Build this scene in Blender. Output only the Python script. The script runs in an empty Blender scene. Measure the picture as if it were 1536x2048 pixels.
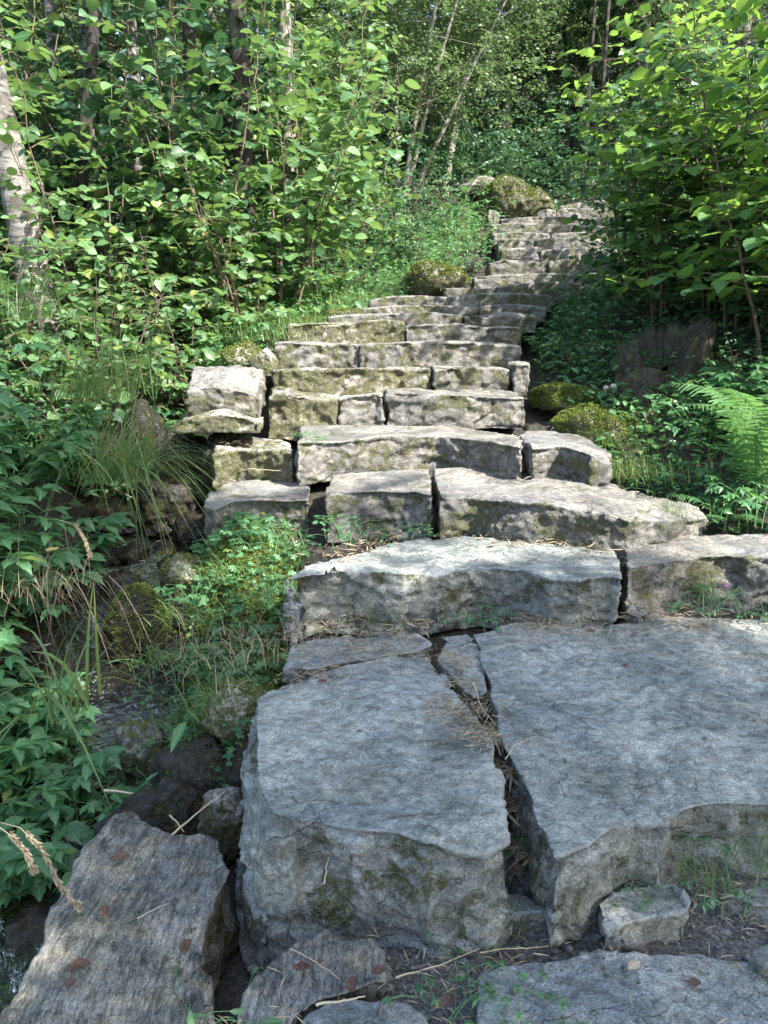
import bpy, bmesh, math, random
import numpy as np
from mathutils import Vector, Matrix

# ------------------------------------------------------------------ camera, sky, sun, exposure
scene = bpy.context.scene
H, HOR, FPX = 1.55, 650.0, 1607.0
PITCH = math.atan((1024 - HOR) / FPX)
cam_d = bpy.data.cameras.new('camera')
cam = bpy.data.objects.new('camera', cam_d); scene.collection.objects.link(cam)
cam.location = (0, 0, H); cam.rotation_euler = (math.pi / 2 - PITCH, 0, 0)
cam_d.sensor_fit = 'VERTICAL'; cam_d.sensor_height = 24; cam_d.lens = FPX / 2048 * 24
cam_d.clip_start = .05; cam_d.clip_end = 400
scene.camera = cam
SUN_DIR = Vector((.58, -.46, .80)).normalized()           # towards the sun
world = bpy.data.worlds.new('World'); scene.world = world; world.use_nodes = True
wn = world.node_tree.nodes; bg = wn['Background']
sky = wn.new('ShaderNodeTexSky'); sky.sky_type = 'NISHITA'; sky.sun_disc = False
sky.sun_elevation = math.asin(SUN_DIR.z); sky.sun_rotation = math.atan2(SUN_DIR.x, SUN_DIR.y)
sky.ozone_density = .4; sky.dust_density = 2.
world.node_tree.links.new(sky.outputs[0], bg.inputs[0]); bg.inputs[1].default_value = .15
sl = bpy.data.lights.new('sun', 'SUN'); sl.energy = 4.4; sl.angle = math.radians(.6); sl.color = (1, .955, .90)
so = bpy.data.objects.new('sun', sl); scene.collection.objects.link(so)
so.rotation_euler = SUN_DIR.to_track_quat('Z', 'Y').to_euler()
scene.view_settings.view_transform = 'Standard'; scene.view_settings.look = 'None'
scene.view_settings.exposure = 1.85; scene.view_settings.gamma = 1
scene.cycles.max_bounces = 6; scene.cycles.diffuse_bounces = 3; scene.cycles.transmission_bounces = 4
scene.cycles.transparent_max_bounces = 4; scene.cycles.glossy_bounces = 2
scene.cycles.caustics_reflective = False; scene.cycles.caustics_refractive = False
try: scene.cycles.use_denoising = True
except Exception: pass

C = scene.collection
R = np.random.default_rng(7)
rnd = random.Random(11)
PI = math.pi

def ray(u, v):
    x = (u - 768) / FPX; w = (v - 1024) / FPX
    return x, math.cos(PITCH) - w * math.sin(PITCH), -math.sin(PITCH) - w * math.cos(PITCH)
def Pz(u, v, z):
    x, y, d = ray(u, v); t = (z - H) / d; return (x * t, y * t, z)
def Py(u, v, Y):
    x, y, d = ray(u, v); t = Y / y; return (x * t, Y, H + d * t)

# ------------------------------------------------------------------ noise
_g = np.random.default_rng(3).normal(size=(512, 3)); _g /= np.linalg.norm(_g, axis=1)[:, None]
def _hash(i, seed):
    i = i.astype(np.int64)
    h = (i[..., 0] * 73856093) ^ (i[..., 1] * 19349663) ^ (i[..., 2] * 83492791) ^ (seed * 2654435761 + 97)
    h = (h ^ (h >> 13)) * 1274126177
    return (h ^ (h >> 16)) & 0x7fffffff
def gn(P, seed=0):
    P = np.asarray(P, float); i = np.floor(P); f = P - i; w = f * f * f * (f * (f * 6 - 15) + 10)
    out = 0
    for dx in (0, 1):
        for dy in (0, 1):
            for dz in (0, 1):
                o = np.array([dx, dy, dz]); g = _g[_hash(i + o, seed) % 512]
                c = (g * (f - o)).sum(-1)
                ww = (w[..., 0] if dx else 1 - w[..., 0]) * (w[..., 1] if dy else 1 - w[..., 1]) * (w[..., 2] if dz else 1 - w[..., 2])
                out = out + c * ww
    return out * 1.5
def fbm(P, oct=4, seed=0):
    s = 0; a = 1; P = np.asarray(P, float)
    for k in range(oct): s = s + a * gn(P * 2 ** k, seed + k * 7); a *= .5
    return s / 1.6
def facets(P, seed, tilt=.35):
    """planar fracture facets: nearest jittered cell, each with its own tilted plane"""
    i = np.floor(P); best = np.full(len(P), 1e9); val = np.zeros(len(P))
    for dx in (-1, 0, 1):
        for dy in (-1, 0, 1):
            for dz in (-1, 0, 1):
                c = i + np.array([dx, dy, dz]); h = _hash(c, seed)
                j = np.stack([(h & 1023), (h >> 10) & 1023, (h >> 20) & 1023], -1) / 1023.
                q = c + j; d = P - q; dd = (d * d).sum(-1)
                gv = _g[h % 512]; v = (d * gv).sum(-1) * tilt + (j[:, 0] - .5) * .35
                m = dd < best; best[m] = dd[m]; val[m] = v[m]
    return val
def sstep(a, b, x):
    t = np.clip((x - a) / (b - a), 0, 1); return t * t * (3 - 2 * t)

# ------------------------------------------------------------------ object helpers
def tag(o, label=None, cat=None, group=None, kind=None):
    if label: o['label'] = label
    if cat: o['category'] = cat
    if group: o['group'] = group
    if kind: o['kind'] = kind
    return o
def link(name, me, mat=None, parent=None, loc=None):
    o = bpy.data.objects.new(name, me); C.objects.link(o)
    if mat is not None and not me.materials: me.materials.append(mat)
    if parent: o.parent = parent
    if loc is not None: o.location = loc
    return o
def empty(name, loc, rz=0, sc=1):
    o = bpy.data.objects.new(name, None); C.objects.link(o); o.location = loc; o.rotation_euler = (0, 0, rz)
    o.scale = (sc,) * 3; o.empty_display_size = .1; return o
def mk(name, V, faces, smooth=True, attr=None):
    """faces: list of tuples OR (loops, starts, totals) arrays"""
    me = bpy.data.meshes.new(name); V = np.asarray(V, np.float32)
    if isinstance(faces, tuple): L, S, T = faces
    else:
        T = np.array([len(f) for f in faces], np.int32); L = np.array([i for f in faces for i in f], np.int32)
        S = np.concatenate([[0], np.cumsum(T)[:-1]]).astype(np.int32)
    me.vertices.add(len(V)); me.vertices.foreach_set('co', V.ravel())
    me.loops.add(len(L)); me.loops.foreach_set('vertex_index', L.astype(np.int32))
    me.polygons.add(len(T)); me.polygons.foreach_set('loop_start', S.astype(np.int32)); me.polygons.foreach_set('loop_total', T.astype(np.int32))
    if smooth: me.polygons.foreach_set('use_smooth', np.ones(len(T), bool))
    if attr is not None:
        a = me.attributes.new('luv', 'FLOAT_VECTOR', 'POINT'); a.data.foreach_set('vector', np.asarray(attr, np.float32).ravel())
    me.update(calc_edges=True); me.validate(); return me

# ------------------------------------------------------------------ materials
def newmat(name):
    m = bpy.data.materials.new(name); m.use_nodes = True
    nt = m.node_tree; n = nt.nodes; p = n['Principled BSDF']; return m, nt, n, nt.links, p
def N(nt, t, **k):
    x = nt.nodes.new(t)
    for a, b in k.items():
        if a in x.inputs: x.inputs[a].default_value = b
        else: setattr(x, a, b)
    return x
def ramp(nt, src, stops):
    r = nt.nodes.new('ShaderNodeValToRGB'); e = r.color_ramp.elements
    while len(e) < len(stops): e.new(.5)
    for i, (p, c) in enumerate(stops):
        e[i].position = p; e[i].color = (c if len(c) == 4 else (*c, 1)) if not isinstance(c, (int, float)) else (c, c, c, 1)
    nt.links.new(src, r.inputs[0]); return r.outputs[0]
def mixc(nt, f, a, b, mode='MIX'):
    m = nt.nodes.new('ShaderNodeMix'); m.data_type = 'RGBA'; m.blend_type = mode
    for s, v in ((m.inputs[0], f), (m.inputs[6], a), (m.inputs[7], b)):
        if hasattr(v, 'is_linked') or hasattr(v, 'links'): nt.links.new(v, s)
        else: s.default_value = v if isinstance(v, (int, float)) else (*v, 1)
    return m.outputs[2]
def math_(nt, op, a, b=0.):
    m = nt.nodes.new('ShaderNodeMath'); m.operation = op
    for s, v in ((m.inputs[0], a), (m.inputs[1], b)):
        if hasattr(v, 'links'): nt.links.new(v, s)
        else: s.default_value = v
    return m.outputs[0]

def stone_mat(name, c1, c2, side, moss=.3, streak=(1, 1, 1), streak_amt=.3, rough=.75, bump=.8, speck=.5, warm=(.40, .34, .27), warm_amt=.25, rot=0.):
    m, nt, n, lk, p = newmat(name)
    tc = N(nt, 'ShaderNodeTexCoord'); oi = N(nt, 'ShaderNodeObjectInfo')
    add = N(nt, 'ShaderNodeVectorMath', operation='ADD'); lk.new(tc.outputs['Object'], add.inputs[0])
    sc = N(nt, 'ShaderNodeVectorMath', operation='SCALE'); sc.inputs[0].default_value = (17, 23, 31); lk.new(oi.outputs['Random'], sc.inputs[3]); lk.new(sc.outputs[0], add.inputs[1])
    co = add.outputs[0]
    def noise(scale, detail=6, dist=0., vec=co, rough_=.6):
        t = N(nt, 'ShaderNodeTexNoise'); t.inputs['Scale'].default_value = scale; t.inputs['Detail'].default_value = detail
        t.inputs['Distortion'].default_value = dist; t.inputs['Roughness'].default_value = rough_
        lk.new(vec, t.inputs['Vector']); return t.outputs['Fac']
    mp = N(nt, 'ShaderNodeMapping'); mp.inputs['Scale'].default_value = streak; mp.inputs['Rotation'].default_value = (0, 0, rot); lk.new(co, mp.inputs[0])
    n1 = noise(3.2, 7, .6); n2 = noise(22, 6, .4, mp.outputs[0], .7); n3 = noise(140, 3, 0, mp.outputs[0], .75); n4 = noise(9, 8, 1.2)
    base = mixc(nt, ramp(nt, n1, [(.36, 0), (.62, 1)]), c1, c2)
    base = mixc(nt, math_(nt, 'MULTIPLY', ramp(nt, n4, [(.5, 0), (.68, 1)]), warm_amt), base, warm)
    n6 = noise(1.5, 7, .8, co, .55); pt = ramp(nt, n6, [(.475, 0), (.50, 1)])
    base = mixc(nt, math_(nt, 'MULTIPLY', pt, .55), base, mixc(nt, 1., base, (1.22, 1.16, 1.02), 'MULTIPLY'))
    n7 = noise(2.4, 8, .3, co, .62); base = mixc(nt, math_(nt, 'MULTIPLY', ramp(nt, n7, [(.54, 0), (.60, 1)]), .55), base, mixc(nt, 1., base, (.56, .57, .53), 'MULTIPLY'))
    dk = ramp(nt, n2, [(.38, .35), (.5, .95), (.62, 1.5)])
    base = mixc(nt, streak_amt, base, mixc(nt, 1., base, dk, 'MULTIPLY'))
    ge = N(nt, 'ShaderNodeNewGeometry'); sx = N(nt, 'ShaderNodeSeparateXYZ'); lk.new(ge.outputs['Normal'], sx.inputs[0])
    up = sx.outputs[2]
    # weathered, lichen-brown broken sides
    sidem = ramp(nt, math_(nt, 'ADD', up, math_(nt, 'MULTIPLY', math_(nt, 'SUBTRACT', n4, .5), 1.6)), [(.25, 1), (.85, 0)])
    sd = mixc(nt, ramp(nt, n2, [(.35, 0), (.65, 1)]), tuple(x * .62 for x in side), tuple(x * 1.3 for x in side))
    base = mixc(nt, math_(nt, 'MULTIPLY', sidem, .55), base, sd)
    sp = ramp(nt, n3, [(.32, .15), (.5, .95), (.64, 2.0)])
    base = mixc(nt, speck, base, mixc(nt, 1., base, sp, 'MULTIPLY'))
    wr = ramp(nt, ge.outputs['Pointiness'], [(.515, 0), (.56, 1)])
    base = mixc(nt, math_(nt, 'MULTIPLY', wr, .3), base, tuple(min(.6, x * 1.35) for x in c2))
    # moss and algae, thicker low on the stone and in patches
    so_ = N(nt, 'ShaderNodeSeparateXYZ'); lk.new(tc.outputs['Object'], so_.inputs[0])
    n5 = noise(6.5, 8, .8, co, .68)
    ms = math_(nt, 'ADD', n5, math_(nt, 'MULTIPLY', sidem, .09))
    ms = ramp(nt, math_(nt, 'ADD', ms, moss * .30 - .06), [(.60, 0), (.66, 1)])
    ms = math_(nt, 'MULTIPLY', ms, ramp(nt, noise(45, 5, .3, co, .7), [(.38, .15), (.55, 1)]))
    mc = mixc(nt, ramp(nt, n3, [(.35, 0), (.62, 1)]), (.020, .024, .008), (.13, .135, .03))
    base = mixc(nt, math_(nt, 'MULTIPLY', ms, .88), base, mc)
    lk.new(base, p.inputs['Base Color']); p.inputs['Roughness'].default_value = rough
    p.inputs['Specular IOR Level'].default_value = .35
    bh = math_(nt, 'ADD', math_(nt, 'MULTIPLY', n2, .6), math_(nt, 'MULTIPLY', n3, .35))
    bh = math_(nt, 'ADD', bh, math_(nt, 'MULTIPLY', ms, .5)); bh = math_(nt, 'ADD', bh, math_(nt, 'MULTIPLY', n4, 1.0))
    # thin cleavage cracks
    v = N(nt, 'ShaderNodeTexVoronoi', feature='DISTANCE_TO_EDGE'); v.inputs['Scale'].default_value = 3.1
    w = N(nt, 'ShaderNodeVectorMath', operation='ADD'); nz = N(nt, 'ShaderNodeTexNoise'); nz.inputs['Scale'].default_value = 2.5; nz.inputs['Detail'].default_value = 5; lk.new(mp.outputs[0], nz.inputs['Vector'])
    lk.new(mp.outputs[0], w.inputs[0]); lk.new(nz.outputs['Color'], w.inputs[1]); lk.new(w.outputs[0], v.inputs['Vector'])
    ck = math_(nt, 'MULTIPLY', ramp(nt, v.outputs['Distance'], [(.0, 0), (.018, 1)]), ramp(nt, n1, [(.45, 1), (.55, .0)]))
    bh = math_(nt, 'ADD', bh, math_(nt, 'MULTIPLY', ck, .8))
    b = N(nt, 'ShaderNodeBump'); b.inputs['Strength'].default_value = bump; b.inputs['Distance'].default_value = .018
    lk.new(bh, b.inputs['Height']); lk.new(b.outputs[0], p.inputs['Normal'])
    return m

M = {}
M['slab'] = stone_mat('blue_grey_gneiss', (.150, .172, .172), (.295, .315, .305), (.21, .20, .16), moss=.08, streak=(1, 1.35, 1), streak_amt=.6, speck=.5, rot=.5, warm=(.30, .31, .28), warm_amt=.4)
M['step'] = stone_mat('pale_step_stone', (.118, .120, .118), (.225, .222, .210), (.135, .128, .110), moss=.27, streak=(1, 3, 2), streak_amt=.55, speck=.5, warm=(.38, .32, .27), warm_amt=.5)
M['streak'] = stone_mat('streaked_gneiss', (.08, .088, .082), (.235, .235, .215), (.11, .10, .075), moss=.17, streak=(3.2, .7, 1), streak_amt=.9, speck=.75, rot=-.35, warm=(.38, .33, .24), warm_amt=.6)
M['mossy'] = stone_mat('mossy_stone', (.18, .18, .165), (.29, .28, .25), (.14, .125, .085), moss=.6, streak_amt=.8, speck=.5, warm_amt=.4)
M['wet'] = stone_mat('wet_shaded_stone', (.007, .007, .006), (.028, .026, .022), (.012, .010, .007), moss=.26, streak_amt=.8, speck=.6, rough=.2, warm=(.06, .035, .012), warm_amt=.5)  # wet tone, taken further to near black for the gully shade
M['stream'] = stone_mat('dull_stone', (.10, .11, .105), (.20, .20, .18), (.10, .09, .06), moss=.45, streak_amt=.7, speck=.6)

def leaf_mat(name, a, b, tr, trans=.4, yellow=.08, rough=.42):
    m, nt, n, lk, p = newmat(name)
    at = N(nt, 'ShaderNodeAttribute', attribute_name='luv'); s = N(nt, 'ShaderNodeSeparateXYZ'); lk.new(at.outputs['Vector'], s.inputs[0])
    col = mixc(nt, s.outputs[2], a, b)
    yl = ramp(nt, s.outputs[2], [(1 - yellow, 0), (min(.995, 1 - yellow * .6), 1)])
    col = mixc(nt, math_(nt, 'MULTIPLY', yl, .6), col, (.24, .24, .03))
    # midrib and side veins
    ay = math_(nt, 'ABSOLUTE', s.outputs[1])
    rib = ramp(nt, ay, [(.0, 1), (.035, 0)])
    q = math_(nt, 'FRACT', math_(nt, 'MULTIPLY', math_(nt, 'SUBTRACT', s.outputs[0], math_(nt, 'MULTIPLY', ay, .6)), 7.))
    vein = ramp(nt, q, [(.0, 1), (.16, 0)])
    vm = math_(nt, 'MAXIMUM', rib, math_(nt, 'MULTIPLY', vein, .5))
    col2 = mixc(nt, math_(nt, 'MULTIPLY', vm, .45), col, tuple(min(1, x * 2.2) for x in b))
    lk.new(col2, p.inputs['Base Color']); p.inputs['Roughness'].default_value = rough; p.inputs['Specular IOR Level'].default_value = .5
    t = N(nt, 'ShaderNodeBsdfTranslucent'); lk.new(mixc(nt, s.outputs[2], tr, tuple(x * 1.25 for x in tr)), t.inputs[0])
    mx = N(nt, 'ShaderNodeMixShader'); mx.inputs[0].default_value = trans
    lk.new(p.outputs[0], mx.inputs[1]); lk.new(t.outputs[0], mx.inputs[2])
    bp = N(nt, 'ShaderNodeBump'); bp.inputs['Strength'].default_value = .35; bp.inputs['Distance'].default_value = .004
    lk.new(q, bp.inputs['Height']); lk.new(bp.outputs[0], p.inputs['Normal'])
    lk.new(mx.outputs[0], n['Material Output'].inputs[0]); return m
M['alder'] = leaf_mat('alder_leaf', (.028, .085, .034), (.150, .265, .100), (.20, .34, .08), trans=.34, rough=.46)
M['hazel'] = leaf_mat('hazel_leaf', (.035, .10, .045), (.13, .25, .08), (.27, .45, .07), trans=.42, yellow=.03)
M['birch'] = leaf_mat('small_leaf', (.035, .07, .03), (.17, .235, .10), (.16, .26, .08), trans=.34, rough=.5)
M['dark'] = leaf_mat('dark_shade_leaf', (.024, .070, .036), (.060, .135, .060), (.08, .18, .06), trans=.3, yellow=.02)  # darker green
M['herb'] = leaf_mat('herb_leaf', (.045, .14, .065), (.14, .29, .12), (.14, .30, .08), yellow=.04, rough=.36)
M['wood'] = leaf_mat('wood_leaf', (.018, .042, .02), (.10, .15, .07), (.10, .16, .06), trans=.3, rough=.55)
M['fern'] = leaf_mat('fern_leaf', (.05, .13, .05), (.10, .21, .08), (.16, .32, .08), yellow=.04)
M['grass'] = leaf_mat('grass_blade', (.08, .16, .05), (.20, .28, .09), (.18, .28, .07), yellow=.10)
M['moss'] = leaf_mat('moss_blade', (.045, .072, .012), (.17, .215, .03), (.14, .17, .03), trans=.25, yellow=0, rough=.8)
M['straw'] = leaf_mat('dry_straw', (.22, .16, .09), (.48, .40, .27), (.20, .15, .08), trans=.1, yellow=0, rough=.8)
M['deadleaf'] = leaf_mat('dry_brown_leaf', (.06, .03, .02), (.15, .09, .06), (.06, .03, .02), trans=.1, yellow=0, rough=.7)
M['tanleaf'] = leaf_mat('tan_leaf', (.42, .33, .22), (.5, .4, .28), (.3, .2, .1), trans=.1, yellow=0, rough=.7)
M['yellowleaf'] = leaf_mat('yellow_leaf', (.50, .46, .14), (.55, .5, .2), (.4, .35, .1), trans=.3, yellow=0)

def bark_mat(name, base, dark, white=False, scale=1.):
    m, nt, n, lk, p = newmat(name)
    tc = N(nt, 'ShaderNodeTexCoord'); mp = N(nt, 'ShaderNodeMapping'); lk.new(tc.outputs['Object'], mp.inputs[0])
    mp.inputs['Scale'].default_value = (1, 1, 6) if white else (6, 6, 1)
    def noise(s, d, vec):
        t = N(nt, 'ShaderNodeTexNoise'); t.inputs['Scale'].default_value = s; t.inputs['Detail'].default_value = d; t.inputs['Roughness'].default_value = .65; lk.new(vec, t.inputs['Vector']); return t.outputs['Fac']
    a = noise(5 * scale, 6, mp.outputs[0]); b = noise(3 * scale, 5, tc.outputs['Object']); c = noise(40, 4, mp.outputs[0])
    col = mixc(nt, ramp(nt, a, [(.38, 0), (.52, 1)]), dark, base)
    if white: col = mixc(nt, ramp(nt, b, [(.50, 0), (.60, 1)]), col, tuple(x * 1.6 for x in dark))
    else: col = mixc(nt, ramp(nt, b, [(.52, 0), (.66, .7)]), col, (.10, .12, .05))
    col = mixc(nt, .5, col, mixc(nt, 1., col, ramp(nt, c, [(.3, .5), (.7, 1.5)]), 'MULTIPLY'))
    lk.new(col, p.inputs['Base Color']); p.inputs['Roughness'].default_value = .85
    bp = N(nt, 'ShaderNodeBump'); bp.inputs['Strength'].default_value = .7; bp.inputs['Distance'].default_value = .012
    lk.new(math_(nt, 'ADD', a, math_(nt, 'MULTIPLY', c, .4)), bp.inputs['Height']); lk.new(bp.outputs[0], p.inputs['Normal']); return m
M['birchbark'] = bark_mat('birch_bark', (.24, .225, .20), (.05, .045, .038), True)
M['greybark'] = bark_mat('grey_bark', (.27, .25, .21), (.10, .09, .07))
M['darkbark'] = bark_mat('dark_bark', (.038, .033, .026), (.014, .012, .010))
M['palebark'] = bark_mat('pale_bark', (.27, .25, .21), (.12, .11, .09))
M['twig'] = bark_mat('twig_bark', (.16, .12, .08), (.07, .05, .035))
M['rot'] = bark_mat('rotten_wood', (.060, .050, .034), (.008, .006, .004), scale=3.2)

def soil_mat():
    m, nt, n, lk, p = newmat('forest_soil')
    tc = N(nt, 'ShaderNodeTexCoord')
    def noise(s, d, r=.65):
        t = N(nt, 'ShaderNodeTexNoise'); t.inputs['Scale'].default_value = s; t.inputs['Detail'].default_value = d; t.inputs['Roughness'].default_value = r; lk.new(tc.outputs['Object'], t.inputs['Vector']); return t.outputs['Fac']
    a = noise(1.5, 6); b = noise(14, 8, .75); c = noise(90, 4, .8); g = noise(2.3, 4)
    col = mixc(nt, ramp(nt, b, [(.35, 0), (.65, 1)]), (.014, .011, .008), (.055, .046, .036))
    sep = N(nt, 'ShaderNodeSeparateXYZ'); lk.new(tc.outputs['Object'], sep.inputs[0])
    near = ramp(nt, math_(nt, 'MULTIPLY', sep.outputs[1], .2), [(.44, 1), (.62, 0)])        # trodden gravelly earth at the foot of the steps
    rx = ramp(nt, math_(nt, 'ADD', sep.outputs[0], .55), [(.05, 0), (.25, 1)])
    gr = mixc(nt, ramp(nt, c, [(.38, 0), (.66, 1)]), (.075, .075, .073), (.25, .25, .24))
    col = mixc(nt, math_(nt, 'MULTIPLY', near, rx), col, gr)
    col = mixc(nt, math_(nt, 'MULTIPLY', ramp(nt, g, [(.5, 0), (.6, 1)]), .35), col, (.03, .035, .012))
    col = mixc(nt, .6, col, mixc(nt, 1., col, ramp(nt, c, [(.3, .4), (.7, 1.7)]), 'MULTIPLY'))
    lk.new(col, p.inputs['Base Color']); p.inputs['Roughness'].default_value = .95
    bp = N(nt, 'ShaderNodeBump'); bp.inputs['Strength'].default_value = .9; bp.inputs['Distance'].default_value = .02
    lk.new(math_(nt, 'ADD', b, math_(nt, 'MULTIPLY', c, .5)), bp.inputs['Height']); lk.new(bp.outputs[0], p.inputs['Normal']); return m
M['soil'] = soil_mat()
def water_mat():
    m, nt, n, lk, p = newmat('stream_water')
    p.inputs['Base Color'].default_value = (.05, .034, .018, 1); p.inputs['Roughness'].default_value = .05; p.inputs['IOR'].default_value = 1.33
    p.inputs['Transmission Weight'].default_value = .85
    tc = N(nt, 'ShaderNodeTexCoord'); t = N(nt, 'ShaderNodeTexNoise'); t.inputs['Scale'].default_value = 14; t.inputs['Detail'].default_value = 4; t.inputs['Distortion'].default_value = 1.5
    lk.new(tc.outputs['Object'], t.inputs['Vector']); bp = N(nt, 'ShaderNodeBump'); bp.inputs['Strength'].default_value = 1.; bp.inputs['Distance'].default_value = .04
    lk.new(t.outputs['Fac'], bp.inputs['Height']); lk.new(bp.outputs[0], p.inputs['Normal']); return m
M['water'] = water_mat()
def foam_mat():
    m, nt, n, lk, p = newmat('falling_water')
    p.inputs['Base Color'].default_value = (.75, .8, .84, 1); p.inputs['Roughness'].default_value = .2; p.inputs['Transmission Weight'].default_value = .45; return m
M['foam'] = foam_mat()

# ------------------------------------------------------------------ terrain
Ys = [-6, 1.9, 2.05, 2.9, 3.3, 3.9, 4.75, 5.5, 6.0, 7.2, 11.6, 14, 18, 26, 60]
Zs = [-.1, -.02, .02, .10, .16, .34, .54, .74, .92, 1.32, 2.75, 3.35, 4.5, 7.2, 20]
XLy = [-6, 1.6, 1.75, 2.55, 3, 4, 4.6, 5.2, 6, 7, 7.6, 9, 11.5, 14, 60]; XL = [-.55, -.46, -.24, -.26, -.42, -.42, -.65, -.85, -.9, -.9, -.45, .7, 1.3, 1.7, 1.7]
XRy = [-6, 3, 3.8, 4.3, 4.8, 5.2, 7.2, 8.2, 9.2, 11.5, 14, 60]; XR = [3.2, 2.6, 2.2, 1.75, 1.35, 1.25, 1.25, 1.7, 2.6, 3.0, 3.2, 3.2]
XSy = [-6, 1, 2, 3, 4, 5, 6, 8, 12, 30]; XS = [-1.7, -1.45, -1.25, -1.25, -1.4, -1.5, -1.75, -2.5, -4.5, -12]
ZWy = [-6, 1.5, 2.75, 3.05, 3.35, 3.65, 3.85, 4.9, 5.3, 5.8, 7, 9, 12, 30]; ZW = [-.55, -.36, -.30, -.20, -.14, .10, .20, .24, .42, .62, 1.0, 1.9, 3.0, 10]
def terrain(x, y):
    x = np.asarray(x, float); y = np.asarray(y, float)
    zs = np.interp(y, Ys, Zs); xl = np.interp(y, XLy, XL); xr = np.interp(y, XRy, XR); xs = np.interp(y, XSy, XS); zw = np.interp(y, ZWy, ZW)
    P = np.stack([x, y, x * 0], -1)
    rough = fbm(P * .9, 4, 5) * .16 + fbm(P * 5, 3, 9) * .035
    inst = sstep(.0, .35, np.maximum(xl - x, x - xr))
    top = zs + .22 * np.maximum(0, x - xr) + inst * (.06 + rough) + sstep(.0, .6, x) * sstep(1.55, 2.0, y) * (1 - sstep(2.6, 3.2, y)) * .08
    top = top + .35 * np.maximum(0, xs - .5 - x) + np.where(x < xs, .25, 0) * sstep(0, 1, xs - x)
    top = np.minimum(top, zs + 1.4 + .1 * np.abs(x))
    bed = zw - .12 + rough * .6
    d = np.where(x > xs, np.maximum(0, x - xs - .33) * 1.35, np.maximum(0, xs - x - .38) * 1.15)
    val = bed + d
    top = np.where(x < -.2, np.minimum(top, -.24 + 4.5 * np.maximum(0, x + .30) + 1.6 * np.maximum(0, y - 2.45)), top)
    top = np.where((x > -.36) & (x < .28) & (y > 1.79) & (y < 2.8), np.minimum(top, -.1), top)
    k = .12; h = np.clip(.5 + .5 * (val - top) / k, 0, 1)
    return val * (1 - h) + top * h - k * h * (1 - h)
def gz(x, y): return float(terrain(np.array([x]), np.array([y]))[0])

def grid_mesh(name, xs, ys, zf):
    X, Y = np.meshgrid(xs, ys); V = np.stack([X, Y, zf(X, Y)], -1).reshape(-1, 3); nx = len(xs); ny = len(ys)
    a = (np.arange(ny - 1)[:, None] * nx + np.arange(nx - 1)[None]).ravel()
    L = np.stack([a, a + 1, a + nx + 1, a + nx], -1).ravel(); T = np.full(len(a), 4); S = np.arange(len(a)) * 4
    return mk(name, V, (L, S, T))
gx = np.concatenate([np.linspace(-60, -5, 50)[:-1], np.linspace(-5, 4, 260), np.linspace(4, 60, 50)[1:]])
gy = np.concatenate([np.linspace(-40, 0, 30)[:-1], np.linspace(0, 13, 360), np.linspace(13, 90, 80)[1:]])
tag(link('ground', grid_mesh('ground', gx, gy, lambda X, Y: terrain(X.ravel(), Y.ravel()).reshape(X.shape)), M['soil']), kind='structure')
# water sheet following the bed
wy = np.linspace(-.5, 6.4, 260); ws = np.linspace(-.62, .62, 26)
Yw, Sw = np.meshgrid(wy, ws, indexing='ij'); Xw = np.interp(Yw, XSy, XS) + Sw
Zw = np.interp(Yw, ZWy, ZW) + .012 * fbm(np.stack([Xw, Yw, Xw * 0], -1).reshape(-1, 3) * 6, 3, 2).reshape(Xw.shape)
a = (np.arange(len(wy) - 1)[:, None] * len(ws) + np.arange(len(ws) - 1)[None]).ravel()
L = np.stack([a, a + 1, a + len(ws) + 1, a + len(ws)], -1)[:, ::-1].ravel()
tag(link('water', mk('water', np.stack([Xw, Yw, Zw], -1).reshape(-1, 3), (L, np.arange(len(a)) * 4, np.full(len(a), 4))), M['water']), kind='structure')

# ------------------------------------------------------------------ stones
def remesh(me, vox):
    o = bpy.data.objects.new('tmp', me); C.objects.link(o)
    md = o.modifiers.new('r', 'REMESH'); md.mode = 'VOXEL'; md.voxel_size = vox; md.adaptivity = 0
    dg = bpy.context.evaluated_depsgraph_get(); dg.update()
    out = bpy.data.meshes.new_from_object(o.evaluated_get(dg)); bpy.data.objects.remove(o); bpy.data.meshes.remove(me); return out
def getv(me):
    a = np.empty(len(me.vertices) * 3, np.float32); me.vertices.foreach_get('co', a); return a.reshape(-1, 3).astype(float)
def getn(me):
    a = np.empty(len(me.vertices) * 3, np.float32); me.vertex_normals.foreach_get('vector', a); return a.reshape(-1, 3).astype(float)
def setv(me, V): me.vertices.foreach_set('co', V.astype(np.float32).ravel()); me.update()
def smooth_v(me, V, it, w=None):
    e = np.empty(len(me.edges) * 2, np.int32); me.edges.foreach_get('vertices', e); e = e.reshape(-1, 2); n = len(V)
    cnt = np.bincount(e.ravel(), minlength=n)[:, None]
    for _ in range(it):
        s = np.stack([np.bincount(e[:, 0], V[e[:, 1], k], n) + np.bincount(e[:, 1], V[e[:, 0], k], n) for k in range(3)], -1)
        A = s / np.maximum(cnt, 1); V = V + (A - V) * (w if w is not None else 1.)
    return V
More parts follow.
